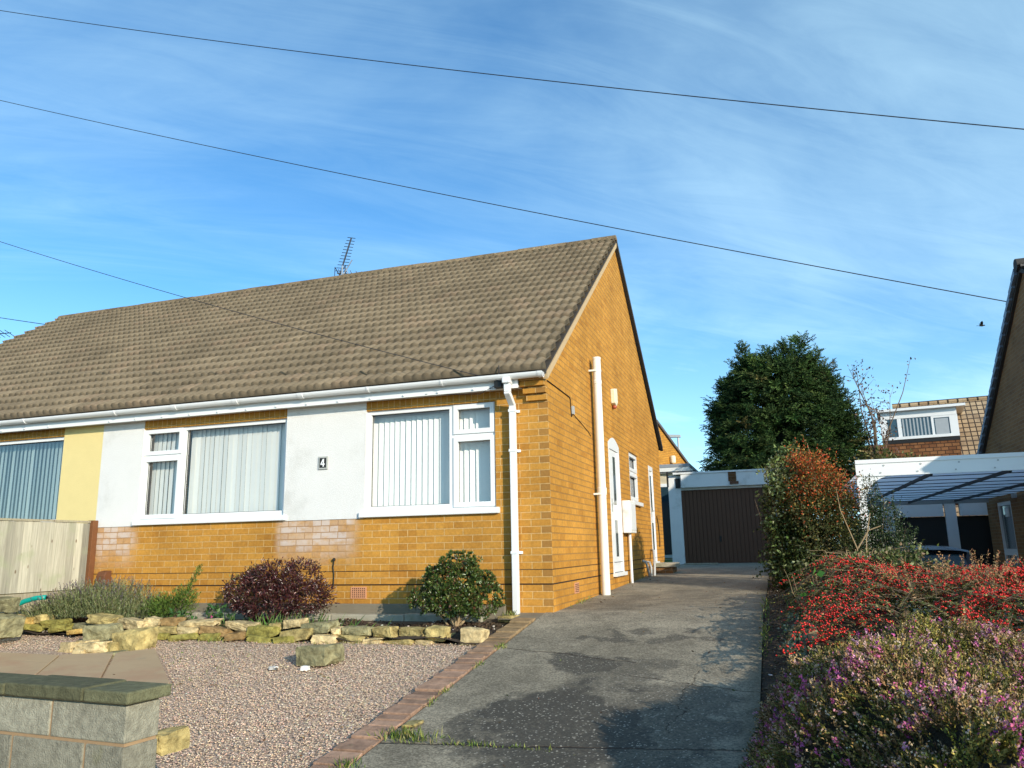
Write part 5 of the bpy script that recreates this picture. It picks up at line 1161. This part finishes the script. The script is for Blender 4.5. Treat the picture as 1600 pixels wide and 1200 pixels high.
w = MB(); q = Vector(gp(1.0, 3.95)); w.lathe((q.x + .1, q.y - .05, q.z - .1), [(.10, 0), (.12, .05), (.12, .28), (.10, .32)], 10); w.build('alarm_box', M['cream_plastic'], bh)
ex = thing('extension', (-1.2, 19, 0), 'cream rendered flat roofed extension with white fascia behind the rear corner', 'building')
w = MB(); w.box(-3.2, -.28, 17, 21, -.2, 2.62); w.build('wall', plain('cream_render', (.62, .52, .36), .9, .06), ex)
w = MB(); w.box(-3.3, -.20, 16.85, 21.1, 2.63, 2.80); w.build('fascia', M['upvc_old'], ex); w = MB(); w.box(-3.32, -.18, 16.83, 21.12, 2.801, 2.90); w.build('roof', plain('lead_grey_felt', (.25, .27, .29), .7), ex)
w = MB(); w.box(-1.35, -.75, 16.96, 17.0, .0, 2.3); dx = w.build('window', M['upvc'], ex); w = MB(); w.box(-1.28, -.82, 16.95, 16.959, .1, 2.2); w.build('pane', M['car_glass'], dx)
# dormer house (right background), turned a little towards us
dh = thing('dormer_house', (9.4, 24, 0), 'house with sandy tiled roof and wide white dormer window in the right background', 'house', rz=0)
T = Matrix.Translation((7.05, 25.6, 0)) @ Matrix.Rotation(R(-8), 4, 'Z')     # local x along the ridge, -y towards the viewer
def tp_(*p): return tuple(T @ Vector(p))
ms = .95; zr = 5.62
w = MB(); w.prism([tp_(0, -.02, zr), tp_(0, -4.6, zr - 4.6 * ms), tp_(0, -4.6, zr - 4.6 * ms - .12), tp_(0, 0, zr - .14), tp_(0, 4.0, zr - 4 * ms - .12), tp_(0, 4., zr - 4 * ms)], tuple(Vector(tp_(8, 0, 0)) - Vector(tp_(0, 0, 0))))
M['tiles_far2'] = None
def far_tiles():
    m, t, b, o = new_mat('sandy_square_tiles'); mp = t.node('ShaderNodeMapping', vector_type='TEXTURE')
    t.set(mp.inputs['Vector'], t.obj()); mp.inputs['Location'].default_value = (7.05, 25.6, 0); mp.inputs['Rotation'].default_value = (0, 0, R(-8))
    p = t.sep(mp.outputs[0]); br = t.node('ShaderNodeTexBrick', offset=0.)
    t.set(br.inputs['Vector'], t.comb(t.math('ADD', p[0], 30.), t.math('ADD', p[2], 30.))); br.inputs['Scale'].default_value = 1.; br.inputs['Brick Width'].default_value = .20; br.inputs['Row Height'].default_value = .185; br.inputs['Mortar Size'].default_value = .024; br.inputs['Mortar Smooth'].default_value = .6
    t.set(br.inputs['Color1'], (.36, .24, .13, 1)); t.set(br.inputs['Color2'], (.48, .34, .2, 1)); t.set(br.inputs['Mortar'], (.045, .03, .02, 1))
    c = t.mix(t.ramp(t.noise(t.obj(), 1.2, 4), .45, .75, 0, .7), br.outputs['Color'], (.10, .07, .05, 1)); t.set(b.inputs['Base Color'], c); b.inputs['Roughness'].default_value = .9
    t.set(b.inputs['Normal'], t.bump(t.math('SUBTRACT', 1., br.outputs['Fac']), 1., .03)); return m
w.build('roof', far_tiles(), dh)
w = MB()
pts = [tp_(.15, -.1, zr - .4), tp_(.15, -4.3, zr - 4.4 * ms), tp_(.15, -4.3, 0), tp_(.15, 3.8, 0), tp_(.15, 3.8, zr - 4 * ms)]; w.prism(pts, tuple(Vector(tp_(7.7, 0, 0)) - Vector(tp_(0, 0, 0)))); w.build('wall', M['brick_dark'], dh)
rg = MB(); rg.tube([tp_(-.05, 0, zr + .0), tp_(8, 0, zr + .0)], .11, 8); rg.build('ridge_tile', M['tiles_far'], dh)
dx0, dx1, dy = -.50, 1.99, -2.44; zt = 5.03; zb = 3.98
dm = MB(); dm.box(dx0, dx1, dy, -.2, zb, zt, T); dz = dm.build('dormer', M['brick_dark'], dh)
dm = MB(); dm.box(dx0 - .10, dx1 + .28, dy - .28, .0, zt + .002, zt + .09, T); dm.box(dx0 + .02, dx1 - .01, dy - .06, dy - .002, zt - .26, zt - .002, T); dm.build('dormer_roof', M['upvc'], dz)
dm = MB(); dm.box(dx0 - .02, dx0 + .22, dy - .05, dy - .002, zb + .02, zt - .262, T); dm.box(dx1 - .26, dx1, dy - .05, dy - .002, zb + .02, zt - .262, T); dm.box(dx0 + .221, dx1 - .261, dy - .07, dy - .002, zb + .02, zb + .12, T)
dm.box(dx0 + .55, dx0 + .68, dy - .05, dy - .002, zb + .121, zt - .262, T); dm.box(dx1 - .84, dx1 - .76, dy - .05, dy - .002, zb + .121, zt - .262, T); dm.box(dx1 - .76, dx1 - .262, dy - .048, dy - .002, zt - .33, zt - .263, T); wf = dm.build('window', M['upvc'], dz)
dm = MB(); dm.box(dx0 + .221, dx1 - .261, dy - .02, dy - .003, zb + .121, zt - .262, T); dm.build('pane', M['car_glass'], wf)
dm = MB(); x = dx0 + .72
while x < dx1 - .9: dm.box(x, x + .05, dy - .026, dy - .021, zb + .13, zt - .28, T); x += .115
dm.box(dx1 - .72, dx1 - .30, dy - .026, dy - .021, zb + .13, zt - .36, T); dm.build('blind', plain('grey_blind', (.35, .38, .40), .8), wf)
dm = MB(); dm.box(dx0 - .9, dx1 - .03, dy - .02, dy + 1.3, zb - 1.4, zb - .12, T); dm.build('tile_hung_wall', M['brick_hung'] if 'brick_hung' in M else brick_mat('red_hung_tiles', (.17, .07, .03), (.27, .125, .052), (.05, .026, .016), bw=.24, rh=.13, ms=.014, dark=.6), dh)
dm = MB(); dm.box(dx0, dx1, dy - .04, dy, zb - .118, zb - .002, T); dm.build('lead_apron', M['black'], dz)
# ------------------------------------------------------------------ trees and hedge behind
tr = thing('conifer', (2.75, 17.6, 0), 'big dense dark green conifer towering behind the white garage', 'tree')
m = MB(); m.tube([(2.75, 17.6, -.1), (2.8, 17.6, 2.), (2.9, 17.6, 4.), (3.3, 17.5, 6.0)], [.22, .18, .12, .03], 8); m.build('trunk', M['bark'], tr)
def crown_r(z):   # half width of the crown at height z
    return np.interp(z, [1.5, 2.4, 3.2, 4.0, 4.8, 5.4, 5.9, 6.4], [1.85, 2.1, 2.08, 1.84, 1.50, 1.15, .6, .10])
def crown_c(z): return np.interp(z, [1.5, 3.2, 4.6, 6.4], [2.65, 2.70, 2.55, 2.6])
n = 1500; z = 1.5 + 4.4 * rng.random(n) ** 1.05; a = rng.uniform(0, 2 * math.pi, n); rr_ = crown_r(z) * (.42 + .58 * rng.random(n) ** .6)
Bc = np.stack([crown_c(z) + rr_ * np.cos(a), 17.5 + rr_ * np.sin(a) * .95, z], 1); Bo = np.stack([np.cos(a), np.sin(a), .45 + 0 * a], 1); Bl = .38 + .26 * rng.random(n)
spires = [((1.55, 17.2), 4.3, 6.35, .30), ((3.40, 17.3), 5.0, 6.55, .34), ((1.2, 17.2), 3.9, 5.35, .3), ((3.8, 17.2), 4.6, 5.9, .3), ((2.45, 17.4), 4.9, 6.2, .45), ((2.95, 17.3), 4.9, 6.35, .4), ((4.02, 17.3), 4.2, 5.5, .45), ((.95, 17.3), 3.2, 4.7, .45), ((4.5, 17.3), 3., 4.5, .4), ((2.0, 17.2), 4.9, 5.95, .35)]
for (sx, sy), z0, z1, r0 in spires:
    k = 26; zz = z0 + (z1 - z0) * np.linspace(0, .96, k); ra = r0 * (1 - (zz - z0) / (z1 - z0)) * .6 + .02; aa = rng.uniform(0, 6.28, k)
    Bc = np.concatenate([Bc, np.stack([sx + ra * np.cos(aa), sy + ra * np.sin(aa), zz], 1)]); Bo = np.concatenate([Bo, np.stack([np.cos(aa) * .8, np.sin(aa) * .8, .75 + 0 * aa], 1)]); Bl = np.concatenate([Bl, np.full(k, .30)])
spk = np.arange(len(Bc)) >= n; Bo[spk] = Bo[spk] * np.array([.7, .7, 1.5]); Bo = unit(Bo + np.where(spk, .22, .55)[:, None] * rvec(len(Bc))); Bl = np.where(spk, .42 + .16 * rng.random(len(Bc)), Bl); bcol = pick([(4, (.030, .060, .016)), (3, (.046, .086, .021)), (2, (.075, .118, .03)), (.25, (.13, .12, .04))], len(Bc), .22)
ns = 13   # sprays on every bough, fanned and drooping at the tip
Cn = np.repeat(Bc, ns, 0); O = np.repeat(Bo, ns, 0); L_ = np.repeat(Bl, ns)[:, None]; sc = np.repeat(bcol, ns, 0) * (1 + .15 * rng.normal(size=(len(Cn), 1)))
fs = np.tile(np.linspace(.0, 1., ns), len(Bc))[:, None]
Sd = unit(np.cross(O, np.array([0, 0, 1.]) + 1.3 * rvec(len(O)))) * np.where(np.arange(len(Cn)) % 2, 1, -1)[:, None]
Cn = Cn + O * L_ * fs - np.array([0, 0, 1]) * (.22 * L_ * fs ** 2) + .05 * rvec(len(Cn)); O = unit(O * .8 + Sd * (.9 * (1 - .6 * fs)) + .25 * rvec(len(Cn)) + np.array([0, 0, -.05]))
per = 9; f = np.tile(np.linspace(0, 1, per), len(Cn)); Or = np.repeat(O, per, 0); S = unit(np.cross(Or, np.array([0, 0, 1.]) + .5 * rvec(len(f)))) * np.where(np.arange(len(f)) % 2, 1, -1)[:, None]
P = np.repeat(Cn, per, 0) + Or * (f * .24)[:, None] - np.array([0, 0, 1]) * (.05 * f ** 2)[:, None]
leaf_obj('crown', P, unit(Or + .7 * S + np.array([0, 0, -.15]) + .25 * rvec(len(f))), .12 - .05 * f, .030, np.clip(np.repeat(sc, per, 0) * (1 + .12 * rng.normal(size=(len(f), 1))), .004, 1), M['needle'], tr)
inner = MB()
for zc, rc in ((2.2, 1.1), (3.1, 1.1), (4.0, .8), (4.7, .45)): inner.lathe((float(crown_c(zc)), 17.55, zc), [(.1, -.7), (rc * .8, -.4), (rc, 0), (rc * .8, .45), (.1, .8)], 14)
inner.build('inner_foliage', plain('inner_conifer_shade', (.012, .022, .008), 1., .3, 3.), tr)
bt = thing('bare_tree', (5.3, 16.5, -.2), 'thin half bare tree with few pinkish leaves between the conifer and the dormer', 'tree')
mb = MB(); tips = []
base = Vector((5.1, 16.5, -.4)); mb.tube([base, (5.15, 16.5, 1.6), (5.2, 16.5, 2.6)], [.09, .07, .05], 7)
for i in range(10):
    tx = 4.6 + 1.2 * rng.random(); tz = 3.4 + 2.1 * rng.random()
    if tx > 5.8: tz = min(tz, 5.6)
    t1 = Vector((tx, 16.5 + rng.normal() * .5, tz)); s = Vector((5.18 + .05 * rng.normal(), 16.5, 1.8 + .8 * rng.random())); mid = s.lerp(t1, .5) + Vector((rng.normal() * .12, rng.normal() * .1, .1))
    mb.tube([s, mid, t1], [.028, .016, .004], 5)
    for j in range(7):
        f = .35 + .65 * rng.random(); q = s.lerp(mid, f * 2) if f < .5 else mid.lerp(t1, f * 2 - 1); e = q + Vector((rng.normal() * .28, rng.normal() * .25, .15 + .3 * rng.random())); mb.tube([q, e], [.008, .003], 4, False); tips += [q.lerp(e, .5), e]
q = Vector((6.05, 16.5, 4.6)); mb.tube([(5.4, 16.5, 3.2), q, (6.35, 16.5, 5.55)], [.02, .012, .004], 5); tips += [Vector((6.3, 16.5, 5.45)), Vector((6.35, 16.5, 5.55)), Vector((6.15, 16.5, 4.95)), Vector((6.2, 16.5, 5.0))]
mb.build('trunk', M['bark'], bt)
tp2 = np.repeat(np.array(tips), 3, 0) + rng.normal(size=(len(tips) * 3, 3)) * .07
leaf_obj('crown', tp2, rvec(len(tp2)), .085, .055, pick([(2, (.16, .09, .07)), (1, (.22, .15, .09)), (1, (.08, .06, .05))], len(tp2), .2), M['leaf'], bt)
ys_ = thing('olive_shrub', (5.2, 15.5, .2), 'loose yellow olive shrub below the bare tree beside the conifer', 'shrub')
P, D = clumps([((5.0, 15.5, 2.35), (.6, .5, .5)), ((5.7, 15.5, 2.25), (.6, .5, .35)), ((5.1, 15.5, 1.4), (.6, .6, .7))], 420, 7, .10, .2, .9, .5)
leaf_obj('foliage', P, D, .12, .055, pick([(3, (.10, .115, .03)), (2, (.16, .15, .04)), (1, (.20, .15, .06))], len(P), .25), M['leaf'], ys_)
mb = MB(); branches(mb, (5.3, 15.5, -.2), [(4.9, 15.5, 2.5), (5.3, 15.5, 2.5), (5.8, 15.5, 2.5), (6.1, 15.5, 2.4)], .03, .2); mb.build('stem', M['bark'], ys_)
hg = thing('garden_hedge', (-2, 22.5, .3), 'dark clipped hedge across the rear garden seen beside the garage', 'hedge')
P, D = clumps([((x, 22.4, z), (1.1, .7, .7)) for x in (-4.5, -3, -1.5, 0, 1.5) for z in (.6, 1.6)], 1500, 5, .12, .2, .9, .7)
leaf_obj('leaves', P, D, .16, .08, pick([(3, (.02, .035, .010)), (1, (.04, .06, .015))], len(P), .25), M['leaf'], hg)
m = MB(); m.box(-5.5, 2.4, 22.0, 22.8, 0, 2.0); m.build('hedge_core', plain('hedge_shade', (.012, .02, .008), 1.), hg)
lp = thing('street_lamp', (-3.6, 46, .3), 'slim grey street lamp far behind with a flat head', 'lamp post')
m = MB(); m.tube([(-3.72, 46, .3), (-3.72, 46, 7.7)], [.12, .07], 8); m.build('pole', M['grey'], lp)
m = MB(); m.prism([(-4.65, 45.9, 7.72), (-3.55, 45.9, 7.68), (-3.55, 45.9, 7.84), (-4.4, 45.9, 7.92)], (0, .3, 0)); m.build('lamp_head', M['grey'], lp)
# overhead wires
def wire(pts, r, lab, sag=0.):
    a, b = Vector(pts[0]), Vector(pts[-1]); p = []
    for i in range(41):
        f = i / 40; q = a.lerp(b, f); q.z -= sag * 4 * f * (1 - f); p.append(q)
    m = MB(); m.tube(p, r, 6); tag(m.build('overhead_cable', M['wire']), lab, 'cable', 'overhead cables')
wire([(-28.0, 8, 21.02), (10.6, 8, 7.05)], .011, 'highest overhead cable crossing the whole sky above the roof', .38)
wire([(-34, 12, 21.6), (9.2, 12, 5.28)], .012, 'middle overhead cable running down to the right behind the roof peak', .30)
wire([(-12.5, -1.0, 6.65), (-.47, -.24, 2.17)], 0.0042, 'lowest cable dropping across the roof tiles to the gutter corner', .16)
wire([(-28, 9, 9.6), (-11.5, 6.0, 5.4)], .010, 'short cable at the far left going down behind the roof', .05)
tg = MB(); tg.tube([(-.55, -.20, 2.13), (-.75, -.12, 2.07), (-1.05, -.06, 2.10), (-1.4, -.17, 2.11)], .004, 5); tg.tube([(-.48, -.24, 2.2), (-.47, -.27, 2.34)], .006, 5); tg.build('loose_cable', M['wire'], house)
# small bird
bd_ = thing('bird', (14.0, 38, 11.8), 'tiny dark bird flying in the sky above the dormer house', 'bird')
bm_ = Vector((14.05, 40, 12.1)); m = MB()
prof = [(.005, -.16), (.03, -.12), (.055, -.03), (.05, .05), (.03, .10), (.033, .13), (.012, .17)]
m.lathe(tuple(bm_), prof, 8, 'X')
for s in (-1, 1): m.add([bm_ + Vector(v) for v in ((.06, 0, .03), (-.06, 0, .03), (-.10, s * .18, .14), (-.02, s * .30, .20), (.05, s * .16, .13))], [(0, 1, 2, 3, 4)])
m.add([bm_ + Vector(v) for v in ((-.13, -.02, .0), (-.13, .02, 0.), (-.26, .06, .01), (-.26, -.06, .01))], [(0, 1, 2, 3)])
m.build('body', M['black'], bd_)

# ------------------------------------------------------------------ light, sky, camera
tosun = Vector((1.25, -1.0, .53)).normalized(); elev = math.asin(tosun.z); azim = math.atan2(tosun.x, tosun.y)
sl_ = bpy.data.lights.new('sun', 'SUN'); sl_.energy = 4.3; sl_.angle = R(.53); sl_.color = (1., .90, .74)
so = link(bpy.data.objects.new('sun', sl_)); so.rotation_euler = (-tosun).to_track_quat('-Z', 'Y').to_euler(); so.location = (20, -20, 15)
wd = bpy.data.worlds.new('World'); SC.world = wd; wd.use_nodes = True
t = NT(wd.node_tree); t.n.clear()
out = t.node('ShaderNodeOutputWorld'); bg = t.node('ShaderNodeBackground'); t.l.new(bg.outputs[0], out.inputs[0])
sky = t.node('ShaderNodeTexSky', sky_type='NISHITA'); sky.sun_disc = False; sky.sun_elevation = elev; sky.sun_rotation = azim; sky.altitude = 0
sky.air_density = 1.0; sky.dust_density = .35; sky.ozone_density = 1.4
gv = t.node('ShaderNodeTexCoord').outputs['Generated']; p = t.sep(gv)
zc = t.math('ADD', t.math('MAXIMUM', p[2], 0.), .16)
cx_ = t.math('DIVIDE', p[0], zc); cy_ = t.math('DIVIDE', p[1], zc)
ca, sa = math.cos(R(38)), math.sin(R(38))
u = t.math('ADD', t.math('MULTIPLY', cx_, ca), t.math('MULTIPLY', cy_, sa)); v = t.math('SUBTRACT', t.math('MULTIPLY', cy_, ca), t.math('MULTIPLY', cx_, sa))
n1 = t.noise(t.comb(t.math('MULTIPLY', u, .6), t.math('MULTIPLY', v, 1.1), 1.3), 1.0, 8, .55, .6)
n2 = t.noise(t.comb(t.math('MULTIPLY', u, .35), t.math('MULTIPLY', v, .5), 7.7), .9, 4, .5, .4)
n3 = t.noise(t.comb(t.math('MULTIPLY', u, 1.6), t.math('MULTIPLY', v, 7.), 2.2), 1.0, 8, .65, 1.2)
cl = t.math('ADD', t.math('MULTIPLY', n1, .62), t.math('ADD', t.math('MULTIPLY', n2, .45), t.math('MULTIPLY', n3, .22)))
east = t.ramp(t.math('ADD', t.math('MULTIPLY', p[0], .9), t.math('MULTIPLY', p[2], -.75)), -.75, .40, -.08, .17)
mask = t.ramp(t.math('ADD', cl, east), .46, .93, .03, .80)
hz_ = t.ramp(p[2], .02, .40, .55, 0.)
mask = t.math('MAXIMUM', mask, t.math('MULTIPLY', hz_, t.ramp(n2, .3, .7, .75, 1.1)))
skyc = t.mix(1., sky.outputs[0], (.50, 1.10, 1.52, 1), 'MULTIPLY')
lum = t.node('ShaderNodeRGBToBW'); t.l.new(sky.outputs[0], lum.inputs[0])
cloud = t.mix(.0, t.comb(t.math('MULTIPLY_ADD', lum.outputs[0], .75, 2.5), t.math('MULTIPLY_ADD', lum.outputs[0], 1.1, 4.1), t.math('MULTIPLY_ADD', lum.outputs[0], 1.35, 5.3)), (1, 1, 1, 1))
t.set(bg.inputs['Color'], t.mix(mask, skyc, cloud)); bg.inputs['Strength'].default_value = .12

cam = bpy.data.cameras.new('camera'); cam.sensor_fit = 'HORIZONTAL'; cam.sensor_width = 36; cam.lens = 36 * 1212.24 / 1600; cam.clip_start = .05; cam.clip_end = 2000
co = link(bpy.data.objects.new('camera', cam)); pit, rol, yaw = .2094, -.0193, .3214
fw_ = Vector((-math.sin(yaw) * math.cos(pit), math.cos(yaw) * math.cos(pit), math.sin(pit))); rt_ = Vector((math.cos(yaw), math.sin(yaw), 0)); up_ = rt_.cross(fw_)
c_, s_ = math.cos(rol), math.sin(rol); rt2 = rt_ * c_ + up_ * s_; up2 = up_ * c_ - rt_ * s_
co.matrix_world = Matrix(((rt2.x, up2.x, -fw_.x, 2.2803), (rt2.y, up2.y, -fw_.y, -8.0829), (rt2.z, up2.z, -fw_.z, .3675), (0, 0, 0, 1)))
SC.camera = co
SC.render.engine = 'CYCLES'; SC.cycles.use_denoising = True
SC.cycles.max_bounces = 6; SC.cycles.transparent_max_bounces = 8; SC.cycles.caustics_reflective = False; SC.cycles.caustics_refractive = False
SC.view_settings.view_transform = 'Standard'; SC.view_settings.look = 'None'; SC.view_settings.exposure = .29; SC.view_settings.gamma = 1.
